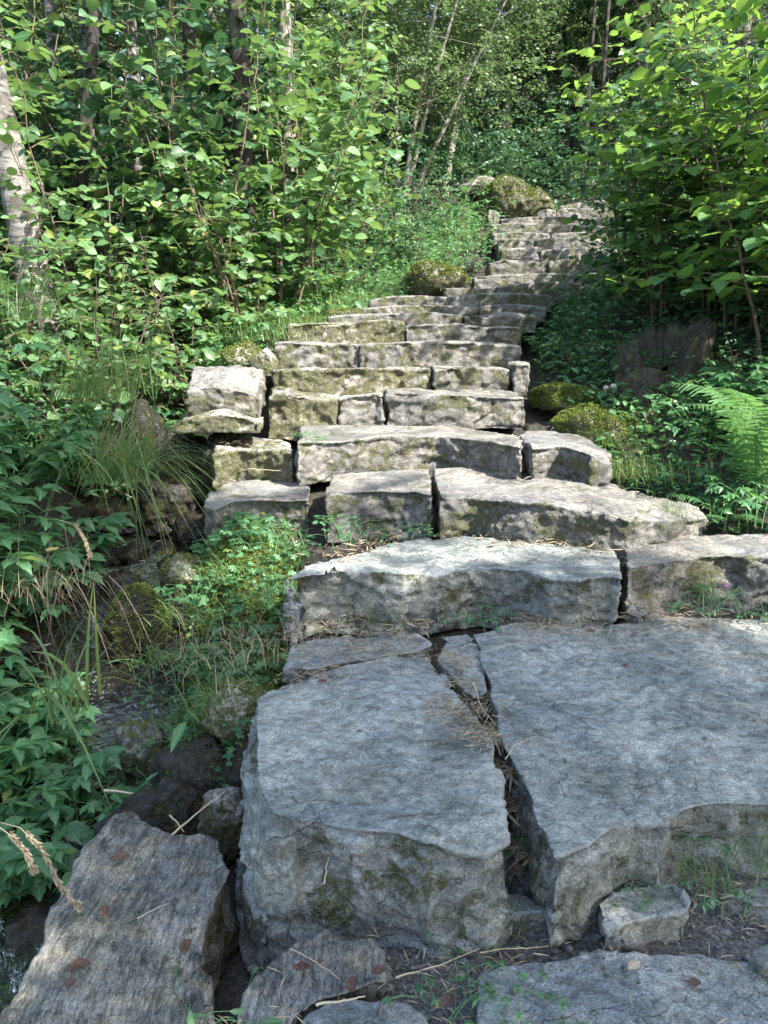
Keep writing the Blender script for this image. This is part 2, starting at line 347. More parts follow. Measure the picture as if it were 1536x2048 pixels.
def detail(me, seed, vox, low=.02, fac=.03, fsc=(5, 5, 7), flake=.006, fine=.0035, chip=4, ledge=.010):
    V = getv(me); off = seed * 3.7
    # worn, chipped edges
    w = sstep(-.25, .35, fbm(V * 6 + off, 3, seed))[:, None] * .9
    V = smooth_v(me, V, chip, w); setv(me, V); n = getn(me)
    W = V + .03 * np.stack([gn(V * 6 + off, 1), gn(V * 6 + off, 2), gn(V * 6 + off, 3)], -1)
    side = 1 - sstep(.45, .8, np.abs(n[:, 2])) 
    d = low * fbm(V * 2.6 + off, 3, seed)
    d = d + fac * side * facets(W * np.array(fsc) + off, seed) * 1.4 + fac * .45 * side * facets(W * np.array(fsc) * 2.3 + off, seed + 5)
    t = fbm(W * np.array([2.2, 2.2, 5]) + off, 4, seed + 3) * 5; ft = t - np.floor(t)
    d = d + (1 - side) * flake * (np.floor(t) + sstep(.72, .98, ft))
    r = 1 - 2 * np.abs(gn(W * 11 + off, seed + 8))
    d = d + fine * (fbm(V * 30 + off, 3, seed + 4) * 1.2 + fbm(V * np.array([70, 70, 70]), 2, seed + 6) * .5) + side * fine * 2.6 * (r - .3) 
    u = fbm(W * np.array([2.3, 2.3, 4.2]) + off + 9, 5, seed + 12) * 4; fu = u - np.floor(u)
    d = d + side * ledge * (np.floor(u) + sstep(.80, .97, fu)) - side * .008 * np.abs(gn(W * np.array([7, 7, 15]) + off, seed + 13)) * 1.6 - side * ledge
    setv(me, V + n * d[:, None])
def outline(pts, step, jit, seed):
    out = []; n = len(pts)
    for i in range(n):
        a = np.array(pts[i], float); b = np.array(pts[(i + 1) % n], float); L = np.linalg.norm(b[:2] - a[:2]); k = max(1, int(L / step))
        for j in range(k): out.append(a + (b - a) * j / k)
    out = np.array(out); c = out[:, :2].mean(0); dr = out[:, :2] - c; dr /= np.linalg.norm(dr, axis=1)[:, None] + 1e-9
    q = np.concatenate([out[:, :2] * 7, np.full((len(out), 1), seed * 1.3)], 1)
    out[:, :2] += dr * (fbm(q, 3, seed) * jit)[:, None]; return out
def prism(top, zb, step=.05, jit=.02, seed=0, flare=0., shift=None):
    top = outline(top, step, jit, seed); n = len(top); c = top[:, :2].mean(0)
    bot = top.copy(); dr = bot[:, :2] - c; bot[:, :2] += dr / (np.linalg.norm(dr, axis=1)[:, None] + 1e-9) * flare; bot[:, 2] = zb
    if shift is not None: bot[:, :2] += np.array(shift)[None] * sstep(.0, .6, -(dr @ np.array([1., 0.])) / (np.abs(dr[:, 0]).max()))[:, None]
    bm = bmesh.new(); tv = [bm.verts.new(p) for p in top]; bv = [bm.verts.new(p) for p in bot]
    bm.faces.new(tv); bm.faces.new(bv[::-1])
    for i in range(n): bm.faces.new((tv[i], bv[i], bv[(i + 1) % n], tv[(i + 1) % n]))
    bmesh.ops.triangulate(bm, faces=bm.faces[:]); bmesh.ops.recalc_face_normals(bm, faces=bm.faces[:])
    me = bpy.data.meshes.new('stone'); bm.to_mesh(me); bm.free(); return me
def finish_rock(name, me, mat, label, cat, group):
    V = getv(me); c = np.array([V[:, 0].mean(), V[:, 1].mean(), V[:, 2].min()]); setv(me, V - c)
    me.polygons.foreach_set('use_smooth', np.ones(len(me.polygons), bool)); me.update(); me.name = name
    return tag(link(name, me, M[mat], loc=tuple(c)), label, cat, group)
sid = [0]
def slab(name, label, pts, z, zb, mat='step', cat='stone', group=None, vox=.012, jit=.015, flare=.0, shift=None, dome=0., **kw):
    """pts: (u,v) or (u,v,z) top outline in photograph pixels lying at height z; zb bottom height"""
    sid[0] += 1; s = sid[0]
    top = [Pz(p[0], p[1], p[2] if len(p) > 2 else z) for p in pts]
    me = remesh(prism(top, zb, seed=s, jit=jit, flare=flare, shift=shift), vox)
    detail(me, s, vox, **kw)
    if dome:
        V = getv(me); V[:, 2] += dome * fbm(V * 1.7 + 5, 2, s); setv(me, V)
    return finish_rock(name, me, mat, label, cat, group)
def riser(name, label, prof, vb, Y, depth=.5, mat='step', cat='step stone', group=None, vox=.014, skew=0., tip=0., **kw):
    """prof: (u,v) lip points left to right on the plane y=Y; vb: pixel row of the foot of the face"""
    sid[0] += 1; s = sid[0]; rr = np.random.default_rng(s)
    fr = [Py(u, v, Y) for u, v in prof]; zb = Py(prof[0][0], vb, Y)[2] - .06
    n = len(fr); fr = [(x, y + skew * (i / (n - 1) - .5) + rr.normal() * .012, z) for i, (x, y, z) in enumerate(fr)]
    zm = sum(p[2] for p in fr) / n
    bk = [(p[0] * (1 + .02), p[1] + depth * rr.uniform(.9, 1.05), (p[2] + zm) / 2 + tip) for p in (fr[-1], fr[n // 2], fr[0])]
    me = remesh(prism(fr + bk, zb, step=.05, jit=.012, seed=s), vox); detail(me, s, vox, **kw)
    return finish_rock(name, me, mat, label, cat, group)
def boulder(name, label, c, size, mat='mossy', cat='boulder', group=None, sub=5, rz=0., cut=.8, moss=0, seed=None, low=.14):
    sid[0] += 1; s = sid[0] if seed is None else seed
    bm = bmesh.new(); bmesh.ops.create_icosphere(bm, subdivisions=sub, radius=1.); me = bpy.data.meshes.new(name); bm.to_mesh(me); bm.free()
    V = getv(me); rr = np.random.default_rng(s + 100)
    V = V * (1 + low * 2.2 * fbm(V * .9 + s * 2.1, 3, s))[:, None]
    for k in range(9):                                    # flat broken planes
        d = rr.normal(size=3); d /= np.linalg.norm(d); lim = cut * rr.uniform(.85, 1.15); q = V @ d
        V = V - np.outer(np.maximum(0, q - lim) * .9, d)
    cz, sz = math.cos(rz), math.sin(rz)
    V = V * np.array(size); V = V @ np.array([[cz, sz, 0], [-sz, cz, 0], [0, 0, 1]])
    sc = min(size); setv(me, V); n = getn(me)
    d = sc * (.06 * fbm(V / sc * 3 + s, 3, s) + .20 * facets(V / sc * 1.5 + s, s, .5) + .08 * facets(V / sc * 3.4 + s, s + 1, .5) + .03 * fbm(V / sc * 14, 3, s + 2))
    V = V + n * d[:, None]; V[:, 2] -= V[:, 2].min(); setv(me, V); me.polygons.foreach_set('use_smooth', np.ones(len(me.polygons), bool)); me.update()
    o = tag(link(name, me, M[mat], loc=c), label, cat, group)
    if moss: moss_coat(o, me, moss, s, .008 + .0011 * c[1])
    return o

# ------------------------------------------------------------------ leaves, blades, stems
def strip_leaf(rows):
    """rows: (x, half width); ends have width 0 -> template verts, faces, uv"""
    V = []; F = []; idx = []
    for x, w in rows:
        z = -.16 * x * x
        if w == 0: idx.append([len(V)] * 3); V.append((x, 0, z))
        else:
            k = len(V); V += [(x, w, z + .22 * w), (x, 0, z), (x, -w, z + .22 * w)]; idx.append([k, k + 1, k + 2])
    for i in range(len(rows) - 1):
        a, b = idx[i], idx[i + 1]
        for s in (0, 1):
            q = [a[s], b[s], b[s + 1], a[s + 1]]; f = []
            for v in q:
                if v not in f: f.append(v)
            F.append(tuple(f))
    return np.array(V, float), F
T_ROUND = strip_leaf([(0, 0), (.08, .22), (.28, .40), (.55, .45), (.82, .30), (1, 0)])
T_HAZEL = strip_leaf([(0, 0), (.06, .24), (.22, .36), (.27, .33), (.42, .43), (.47, .39), (.62, .42), (.67, .36), (.80, .30), (.84, .22), (1, 0)])
T_OVAL = strip_leaf([(0, 0), (.3, .27), (.68, .25), (1, 0)])
T_TINY = strip_leaf([(0, 0), (.45, .33), (1, 0)])
T_SERR = strip_leaf([(0, 0), (.12, .14), (.3, .27), (.34, .22), (.5, .26), (.54, .19), (.7, .19), (.74, .12), (1, 0)])
T_LANCE = strip_leaf([(0, 0), (.2, .12), (.5, .17), (.8, .1), (1, 0)])
T_PINNA = strip_leaf([(0, 0)] + [q for k in range(9) for q in ((.02 + k * .105, .045), (.075 + k * .105, .17 * (1 - k / 10)))] + [(1, 0)])
def lobed(n=5, depth=.45):
    V = [(0, 0, 0)]; m = n * 4
    for i in range(m + 1):
        a = math.radians(-150 + 300 * i / m); r = .5 * (1 - depth * (.5 + .5 * math.cos(2 * PI * i / 4)) * .9) * (1.05 - .15 * abs(a) / PI)
        V.append((r * math.cos(a) + .1, r * math.sin(a), .05 * math.cos(i * PI / 2) + .08 * r))
    return np.array(V, float), [(0, i, i + 1) for i in range(1, m + 1)]
T_LOBE = lobed()
def leaves(name, tmpl, pos, dr, nm, size, rng, tint=None, wid=1.):
    V, Fc = tmpl; pos = np.asarray(pos, float); dr = np.asarray(dr, float); nm = np.asarray(nm, float); n = len(pos); size = np.broadcast_to(np.asarray(size, float), (n,))
    dr = dr / (np.linalg.norm(dr, axis=1)[:, None] + 1e-9); y = np.cross(nm, dr); y /= np.linalg.norm(y, axis=1)[:, None] + 1e-9; z = np.cross(dr, y)
    curl = rng.normal(1, .7, n)[:, None]
    P = pos[:, None] + size[:, None, None] * (V[None, :, 0, None] * dr[:, None] + wid * V[None, :, 1, None] * y[:, None] + (V[None, :, 2] * curl)[..., None] * z[:, None])
    t = rng.uniform(0, 1, n) if tint is None else tint
    at = np.empty((n, len(V), 3)); at[:, :, 0] = V[None, :, 0]; at[:, :, 1] = V[None, :, 1]; at[:, :, 2] = t[:, None]
    T = np.array([len(f) for f in Fc]); Lt = np.array([i for f in Fc for i in f])
    Lp = (Lt[None] + np.arange(n)[:, None] * len(V)).ravel(); TT = np.tile(T, n); S = np.concatenate([[0], np.cumsum(TT)[:-1]])
    return mk(name, P.reshape(-1, 3), (Lp, S, TT), attr=at.reshape(-1, 3))
def moss_coat(o, me, count, seed, bs=.016):
    rng = np.random.default_rng(seed + 55); V = getv(me); n = getn(me)
    pr = sstep(-.1, .6, n[:, 2] + .5 * fbm(V * 5 + seed, 3, seed)) ** 1 + .03; pr /= pr.sum()
    i = rng.choice(len(V), count, p=pr); jit = rng.normal(0, .006, (count, 3)) 
    t = np.clip(.5 + .6 * fbm(V[i] * 9, 3, seed) + rng.normal(0, .18, count), 0, .89)
    me2 = leaves('moss', T_TINY, V[i] + jit, n[i] * .9 + rng.normal(0, .6, (count, 3)), rng.normal(0, 1, (count, 3)), rng.uniform(.5, 1.3, count) * bs, rng, tint=t)
    link('moss', me2, M['moss'], parent=o)
def tubes(name, lines, seg=6):
    """lines: (pts Nx3, radii N)"""
    VV = []; LL = []; off = 0
    for pts, rad in lines:
        pts = np.asarray(pts, float); n = len(pts); rad = np.broadcast_to(np.asarray(rad, float), (n,))
        t = np.gradient(pts, axis=0); t /= np.linalg.norm(t, axis=1)[:, None] + 1e-9
        ref = np.array([1., .13, .07]) if abs(t[0, 0]) < .8 else np.array([0, 1., .1])
        a = np.cross(t, ref); a /= np.linalg.norm(a, axis=1)[:, None] + 1e-9; b = np.cross(t, a)
        th = np.arange(seg) * 2 * PI / seg
        P = pts[:, None] + rad[:, None, None] * (np.cos(th)[None, :, None] * a[:, None] + np.sin(th)[None, :, None] * b[:, None])
        VV.append(P.reshape(-1, 3)); i = np.arange(n - 1)[:, None] * seg; j = np.arange(seg)[None]; k = (j + 1) % seg
        LL.append(np.stack([i + j, i + k, i + seg + k, i + seg + j], -1).reshape(-1, 4) + off); off += n * seg
    L = np.concatenate(LL); return mk(name, np.concatenate(VV), (L.ravel(), np.arange(len(L)) * 4, np.full(len(L), 4)))
def blades(name, n, base, rad, length, width, rng, lean=1., droop=1., bias=(0, 0), seg=5):
    """grass blades from around base points (list of xyz)"""
    base = np.asarray(base, float); b = base[rng.integers(0, len(base), n)].copy(); b[:, :2] += rng.normal(0, rad, (n, 2))
    az = rng.uniform(0, 2 * PI, n); L = rng.uniform(.5, 1, n) * length; ln = rng.uniform(.1, .8, n) * lean
    dx = np.cos(az) * ln + bias[0]; dy = np.sin(az) * ln + bias[1]; w = width * rng.uniform(.6, 1.2, n)
    t = np.linspace(0, 1, seg + 1)[None]; 
    X = b[:, 0:1] + L[:, None] * dx[:, None] * (t * .6 + t * t * .6); Y = b[:, 1:2] + L[:, None] * dy[:, None] * (t * .6 + t * t * .6)
    dd = droop * np.hypot(dx, dy)[:, None]
    Z = b[:, 2:3] + L[:, None] * (t * (1.05 - .2 * ln[:, None]) - dd * .75 * t ** 2.4)
    pr = np.stack([-np.sin(az + rng.normal(0, .7, n)), np.cos(az)], -1); ww = w[:, None] * (1 - t ** 2 * .95) * .5
    A = np.stack([X + pr[:, 0:1] * ww, Y + pr[:, 1:2] * ww, Z], -1); B = np.stack([X - pr[:, 0:1] * ww, Y - pr[:, 1:2] * ww, Z], -1)
    V = np.stack([A, B], 2).reshape(n, -1, 3); m = (seg + 1) * 2
    k = np.arange(seg) * 2; q = np.stack([k, k + 1, k + 3, k + 2], -1)
    L_ = (q[None] + np.arange(n)[:, None, None] * m).ravel(); at = np.empty((n, m, 3)); at[..., 0] = 0; at[..., 1] = .3; at[..., 2] = rng.uniform(0, 1, n)[:, None]
    return mk(name, V.reshape(-1, 3), (L_, np.arange(n * seg) * 4, np.full(n * seg, 4)), attr=at.reshape(-1, 3))

def grow(seed, h, nst, spread, leaf, tmpl=T_ROUND, bl=.55, dens=14, low=.12, lean=(0, 0), layered=0., gap=.6, base_r=.12, r0=.012, twiglen=.22, nmn=.48):
    """multi-stemmed shrub: returns (stem mesh, foliage mesh)"""
    rng = np.random.default_rng(seed); lines = []; P = []; D = []; Nn = []; S = []
    for s in range(nst):
        az = rng.uniform(0, 2 * PI); b = np.array([math.cos(az), math.sin(az), 0]) * base_r * rng.uniform(.2, 1); hh = h * rng.uniform(.65, 1.)
        t = np.linspace(0, 1, 12)[:, None]; wob = np.cumsum(rng.normal(0, .03, (12, 3)), 0) * h * .35
        st = b + np.array([math.cos(az) * spread, math.sin(az) * spread, 0]) * t ** 1.3 * rng.uniform(.4, 1) + np.array([0, 0, hh]) * t + np.array([lean[0], lean[1], 0]) * t ** 1.5 + wob * t
        lines.append((st, r0 * (1.15 - t[:, 0])))
        nb = int(hh * dens); ga = rng.uniform(0, 6)
        for k in range(nb):
            tt = low + (1 - low) * (k + rng.uniform(0, 1)) / nb; f = tt * 11; i = min(int(f), 10); p0 = st[i] + (st[i + 1] - st[i]) * (f - i)
            ga += 2.4 + rng.normal(0, .4); el = rng.uniform(.0, .7) * (1 - layered) + .1; Lb = bl * (.35 + .65 * (1 - tt) ** .7) * rng.uniform(.6, 1.1)
            d = np.array([math.cos(ga) * math.cos(el), math.sin(ga) * math.cos(el), math.sin(el)]); m = max(4, int(Lb / .07))
            q = np.linspace(0, 1, m)[:, None]; br = p0 + d * Lb * q + np.array([0, 0, -.22 * Lb]) * q ** 2 + np.cumsum(rng.normal(0, .006, (m, 3)), 0)
            lines.append((br, r0 * .32 * (1.1 - q[:, 0])))
            segs = [(br, Lb, d)]
            for e in range(int(Lb / .16)):
                j = rng.integers(1, m); a2 = ga + rng.choice([-1, 1]) * rng.uniform(.5, 1.1); Lt = twiglen * rng.uniform(.5, 1.1)
                d2 = np.array([math.cos(a2), math.sin(a2), rng.uniform(-.1, .35)]); q2 = np.linspace(0, 1, 4)[:, None]
                tw = br[j] + d2 * Lt * q2; lines.append((tw, r0 * .16)); segs.append((tw, Lt, d2))
            for sg, Ls, dv in segs:
                nl = max(2, int(Ls / (leaf * gap))); 
                for l in range(nl):
                    x = (l + 1) / nl * (len(sg) - 1); i = min(int(x), len(sg) - 2); pp = sg[i] + (sg[i + 1] - sg[i]) * (x - i)
                    sa = math.atan2(dv[1], dv[0]) + (1 if l % 2 else -1) * rng.uniform(.5, 1.2) * (1 if l < nl - 1 else .1)
                    P.append(pp); D.append((math.cos(sa), math.sin(sa), rng.normal(-.12, .25))); Nn.append(rng.normal(0, nmn, 3) + np.array([0, 0, 1])); S.append(leaf * rng.choice([.45, .7, .9, 1.0, 1.2]) * rng.uniform(.85, 1.1))
    stem = tubes('stem', lines, 5); stem.materials.append(M['twig'])
    return stem, leaves('foliage', tmpl, P, D, Nn, S, rng)
def put_shrub(meshes, label, x, y, rz=0, sc=1., mat='alder', group=None, z=None, name='shrub', cat='shrub'):
    o = empty(name, (x, y, (gz(x, y) if z is None else z) - .03), rz, sc); tag(o, label, cat, group)
    link('stem', meshes[0], None, o); f = link('foliage', meshes[1], None, o)
    if not meshes[1].materials: meshes[1].materials.append(M[mat])
    else:
        if meshes[1].materials[0] != M[mat]: f.material_slots[0].link = 'OBJECT'; f.material_slots[0].material = M[mat]
    return o

def crown(seed, centers, rad, n, leaf, tmpl=T_OVAL, flat=.6, clump=.35):
    """leaf cloud made of many small sprays around given centres (k x 3)"""
    rng = np.random.default_rng(seed); centers = np.asarray(centers, float); k = len(centers)
    per = 26; ns = max(1, n // per); ci = rng.integers(0, k, ns)
    sp = centers[ci] + rng.normal(0, 1, (ns, 3)) * rad * np.array([1, 1, flat])
    az = rng.uniform(0, 2 * PI, ns); L = rng.uniform(.25, .6, ns) * clump * 2
    t = rng.uniform(0, 1, (ns, per)); d = np.stack([np.cos(az), np.sin(az), rng.uniform(-.5, .3, ns)], -1)
    P = sp[:, None] + d[:, None] * (L[:, None] * t)[..., None] + rng.normal(0, .045, (ns, per, 3)) * np.array([1, 1, .8]) * clump * 2.5
    P = P.reshape(-1, 3); m = len(P); sa = np.repeat(az, per) + rng.normal(0, .9, m)
    D = np.stack([np.cos(sa), np.sin(sa), rng.normal(-.25, .35, m)], -1); Nn = rng.normal(0, .5, (m, 3)) + np.array([0, 0, 1])
    tint = np.clip(np.repeat(rng.uniform(.1, .8, ns), per) + rng.normal(0, .15, m), 0, 1)
    return leaves('crown', tmpl, P, D, Nn, leaf * rng.uniform(.6, 1.15, m), rng, tint=tint)
def tree(label, x, y, h, r, lean=(0, 0), bark='greybark', leafm='birch', crown_z=(.35, 1), spread=1.2, n=9000, leaf=.055, seed=1, nstem=1, group=None, limbs=14, tmpl=T_OVAL, cat='tree', name='tree', bend=.3, zdown=.1, crown_off=(0, 0)):
    rng = np.random.default_rng(seed); z0 = gz(x, y) - zdown; o = empty(name, (x, y, z0)); tag(o, label, cat, group)
    cen = []; limb = []
    for s in range(nstem):
        az = rng.uniform(0, 2 * PI); sp = .0 if nstem == 1 else h * rng.uniform(.1, .28)
        t = np.linspace(0, 1, 18)[:, None]; wob = np.cumsum(rng.normal(0, 1, (18, 3)), 0) * .02 * bend * h / 3
        st = np.array([lean[0], lean[1], 0]) * t ** 1.2 + np.array([math.cos(az) * sp, math.sin(az) * sp, 0]) * t + np.array([0, 0, h * (1 if nstem == 1 else rng.uniform(.7, 1))]) * t + wob * np.array([1, 1, .2]) * t
        fl = 1 + .6 * np.exp(-t[:, 0] * h / .18)
        link('trunk', tubes('trunk', [(st, r * fl * (1 - .75 * t[:, 0]))], 14), M[bark], o)
        for k in range(limbs):
            tt = rng.uniform(*crown_z); i = min(int(tt * 17), 16); a = rng.uniform(0, 2 * PI); Ll = spread * (1.15 - .6 * tt) * rng.uniform(.5, 1.1)
            q = np.linspace(0, 1, 7)[:, None]; d = np.array([math.cos(a), math.sin(a), rng.uniform(.1, .8)])
            lb = st[i] + d * Ll * q + np.cumsum(rng.normal(0, .025, (7, 3)), 0); limb.append((lb, r * .28 * (1 - tt * .5) * (1.1 - q[:, 0])))
            for j in (2, 3, 4, 5, 6):
                e = lb[j] + rng.normal(0, .22, 3) * spread; cen.append(lb[j]); cen.append(e); limb.append((np.linspace(lb[j], e, 3), r * .06))
    link('limb', tubes('limb', limb, 5), M[bark], o)
    cm = crown(seed + 9, np.array(cen) + np.array([*crown_off, 0]), .20 * spread, n, leaf, tmpl); link('crown', cm, M[leafm], o); return o

def fern(label, x, y, n=8, L=.6, seed=1, el=(.7, 1.2), dr=1., group=None, z=None, mat='fern', az0=None, azr=2 * PI):
    rng = np.random.default_rng(seed); o = empty('fern', (x, y, (gz(x, y) if z is None else z) - .02)); tag(o, label, 'fern', group)
    for k in range(n):
        az = (k + rng.uniform(-.3, .3)) * 2 * PI / n if az0 is None else az0 + rng.uniform(-.5, .5) * azr; e = rng.uniform(*el); Lf = L * rng.uniform(.75, 1.1)
        m = 26; t = np.linspace(0, 1, m); hx = np.array([math.cos(az), math.sin(az), 0])
        ang = e - t ** 1.4 * rng.uniform(.9, 1.4) * dr; step = Lf / m
        pts = np.cumsum(np.stack([np.cos(ang) * hx[0], np.cos(ang) * hx[1], np.sin(ang)], -1) * step, 0)
        side = np.array([-hx[1], hx[0], 0]); P = []; D = []; Nn = []; S = []
        for i in range(3, m):
            w = Lf * .27 * math.sin(PI * min(1, (t[i] - .04) / .98)) ** .7 * (1 - t[i] * .35) + .004; tg = pts[i] - pts[i - 1]; tg /= np.linalg.norm(tg); up = np.cross(tg, side)
            if up[2] < 0: up = -up
            for sd in (-1, 1):
                dv = side * sd + tg * .30 - up * .10 + rng.normal(0, .03, 3); P.append(pts[i]); D.append(dv); Nn.append(up + rng.normal(0, .12, 3)); S.append(w)
        fr = link('frond', leaves('frond', T_PINNA, P, D, Nn, S, rng, wid=.8, tint=np.full(len(P), rng.uniform(.2, .9))), M['fern'] if mat == 'fern' else M[mat], o)
        link('stalk', tubes('stalk', [(pts, .0022 * (1.2 - t))], 4), M['herb'], fr)
    return o
def herb(seed, nst, h, leaf, tmpl=T_SERR, nl=5, spread=.5, pairs=2):
    """clump of stems carrying compound leaves"""
    rng = np.random.default_rng(seed); lines = []; P = []; D = []; Nn = []; S = []
    for s in range(nst):
        az = rng.uniform(0, 2 * PI); hh = h * rng.uniform(.4, 1); b = np.array([rng.normal(0, .08), rng.normal(0, .08), 0]); t = np.linspace(0, 1, 7)[:, None]
        dr = np.array([math.cos(az), math.sin(az), 0]); st = b + dr * spread * hh * t ** 1.6 + np.array([0, 0, hh]) * (t - .18 * t ** 3); lines.append((st, .0028 * (1.2 - t[:, 0])))
        for k in range(pairs):
            i = 6 if k == 0 else rng.integers(3, 6); a = az + rng.normal(0, .9); pet = rng.uniform(.04, .12); d = np.array([math.cos(a), math.sin(a), .1]); c = st[i] + d * pet; lines.append((np.stack([st[i], (st[i] + c) / 2 + [0, 0, .01], c]), .0013))
            up = np.array([0, 0, 1]) + rng.normal(0, .25, 3); sz = leaf * rng.uniform(.7, 1.1)
            offs = [0] if nl == 1 else ([0, 1.15, -1.15] if nl == 3 else [0, .75, -.75, 1.7, -1.7])
            for oa in offs: P.append(c); D.append((math.cos(a + oa), math.sin(a + oa), -.15 + rng.normal(0, .12))); Nn.append(up); S.append(sz * (1 if oa == 0 else .85))
    sm = tubes('stem', lines, 4); sm.materials.append(M['herb']); return sm, leaves('foliage', tmpl, P, D, Nn, S, rng)
def put_herb(meshes, label, x, y, rz=0, sc=1., mat='herb', group=None, z=None, name='leafy_plant', cat='plant'):
    return put_shrub(meshes, label, x, y, rz, sc, mat, group, z, name, cat)

GS = 'stone steps of the path'
# ---- foreground slabs (photograph pixels of the top outline)
slab('stone_block', 'big blue-grey block with flat top and mossy left side, centre of the foreground',
     [(512,1395),(560,1365),(640,1345),(720,1322),(800,1310),(860,1312),(890,1350),(925,1400),(965,1440),(992,1490),(1000,1560),(1012,1630),(1028,1700,.27),(975,1722,.27),(900,1710,.28),(850,1685),(790,1668),(715,1660),(640,1640),(590,1640),(545,1622),(520,1560),(505,1470)],
     .30, -.22, 'slab', 'stone block', GS, vox=.0085, jit=.03, shift=(-.06, .0), flare=.035, fac=.06, flake=.007, chip=4, ledge=.012, fsc=(3,3,4))
slab('stone_slab', 'widest blue-grey slab of the steps, cut off by the right edge of the foreground',
     [(945,1268),(1010,1250),(1080,1238),(1200,1243),(1340,1232),(1536,1236),(1800,1245),(2050,1400),(2000,1590),(1700,1600),(1536,1602),(1450,1608),(1400,1612),(1370,1618),(1335,1650),(1270,1640),(1225,1655),(1180,1695),(1110,1722),(1075,1640),(1035,1550),(1005,1490),(990,1430),(975,1360),(960,1310)],
     .30, .03, 'slab', 'stone slab', GS, vox=.009, jit=.03, fac=.05, flake=.008, chip=4, ledge=.011, fsc=(3,3,4))
slab('stone_slab', 'streaked dark grey slab with dry brown leaves on it, low in the bottom left corner',
     [(225,1628),(262,1622),(300,1642),(350,1668),(400,1664),(430,1668),(452,1700),(462,1745),(440,1790),(418,1850),(412,1930),(425,2048),(425,2250),(-150,2300),(-40,2120),(10,2020),(50,1940),(85,1890),(90,1820),(130,1760),(170,1690)],
     .03, -.34, 'streak', 'stone slab', GS, vox=.009, shift=(-.03, 0), fac=.03, flake=.006, fine=.005, chip=5)
slab('rough_stone', 'rough pale stone below the big block with a jagged upper edge',
     [(478,1985),(505,1945),(560,1900),(610,1884),(655,1870),(690,1888),(740,1882),(775,1915),(775,1955),(700,1985),(640,2000),(600,2025),(585,2060),(580,2200),(450,2200),(465,2060)],
     .035, -.25, 'streak', 'stone', GS, vox=.008, fac=.03, flake=.01, fine=.006, chip=4)
slab('flat_stone', 'flat pale grey stone at the bottom edge beside the rough jagged one', [(620,2020),(700,1998),(800,2005),(850,2030),(880,2080),(880,2250),(590,2250),(592,2060)], .022, -.2, 'slab', 'stone', GS, vox=.009)
slab('stone_slab', 'flat blue-grey paving slab set in the gravel in the bottom right corner',
     [(945,1945),(1000,1925),(1090,1912),(1200,1905),(1300,1912),(1400,1905),(1480,1918),(1640,1930),(1700,2250),(955,2250),(950,2050)], .055, -.2, 'slab', 'stone slab', GS, vox=.009, fac=.02, flake=.004)
slab('small_stone', 'small tilted grey stone lying in front of the widest slab', [(1192,1800),(1230,1782),(1290,1768),(1350,1755,.135),(1372,1790,.13),(1378,1812,.125),(1320,1822),(1270,1838),(1212,1855)], .11, -.02, 'slab', 'stone', vox=.006, fac=.02, jit=.01)
slab('flat_stone', 'thin dark wedge stone under the gap between the big block and widest slab', [(965,1800),(1000,1786),(1040,1784),(1080,1803),(1150,1812),(1100,1824),(1020,1828),(975,1822)], .075, -.03, 'slab', 'stone', vox=.006, fac=.015, jit=.01)
slab('small_stone', 'low flat stone at the right edge behind the grass tuft', [(1425,1788),(1480,1770),(1560,1768),(1640,1790),(1600,1815),(1500,1808)], .10, -.02, 'slab', 'stone', vox=.007, fac=.02, jit=.01)
slab('small_stone', 'bluish chipped stone at the right edge just above the paving slab', [(1495,1895),(1530,1878),(1600,1880),(1620,1925),(1530,1925)], .10, -.02, 'slab', 'stone', vox=.007, fac=.02, jit=.01)
slab('flat_stone', 'thin flat stone strewn with needles behind the big block', [(582,1285),(640,1270),(740,1266),(840,1268),(866,1288),(835,1303),(770,1312),(700,1322),(620,1338),(560,1335)], .285, .05, 'slab', 'stone', GS, vox=.010, fac=.02)
slab('wedge_stone', 'narrow wedge stone jammed between big block and widest slab', [(872,1318),(890,1290),(925,1282),(962,1292),(970,1340),(978,1385),(945,1392),(915,1368)], .285, .05, 'slab', 'stone', GS, vox=.008, fac=.02)
slab('small_stone', 'small brownish stone tucked under the long block above the wedge stone', [(880,1272),(935,1266),(955,1280),(900,1286)], .305, .12, 'slab', 'stone', vox=.008, fac=.01)
# ---- first full step
slab('stone_block', 'long blue-grey block with a dark overhanging front, across the steps above the needles',
     [(566,1168),(585,1150),(625,1142),(720,1143),(790,1148),(870,1146),(960,1138),(1040,1142),(1100,1160),(1160,1165),(1215,1155),(1246,1160),(1238,1120),(1225,1088),(1150,1082),(1050,1078),(940,1074),(860,1076),(780,1088),(730,1102),(660,1118),(610,1132)],
     .50, .20, 'slab', 'step stone', GS, vox=.010, fac=.05, flake=.005, flare=-.02, chip=4, ledge=.009, fsc=(3,4,5))
slab('stone_block', 'grey block right of the long one, its mossy front cut off by the right edge',
     [(1256,1135),(1300,1128),(1380,1115),(1450,1112),(1536,1118),(1750,1125),(1800,1070),(1536,1066),(1420,1068),(1330,1062),(1250,1064),(1248,1100)], .52, .22, 'step', 'step stone', GS, vox=.011, fac=.045, flake=.005)
slab('small_stone', 'pointed little stone wedged in the joint beside the long block', [(1248,1225),(1262,1198,.37),(1275,1196,.38),(1300,1225),(1280,1236)], .33, .2, 'step', 'stone', vox=.007, fac=.01)
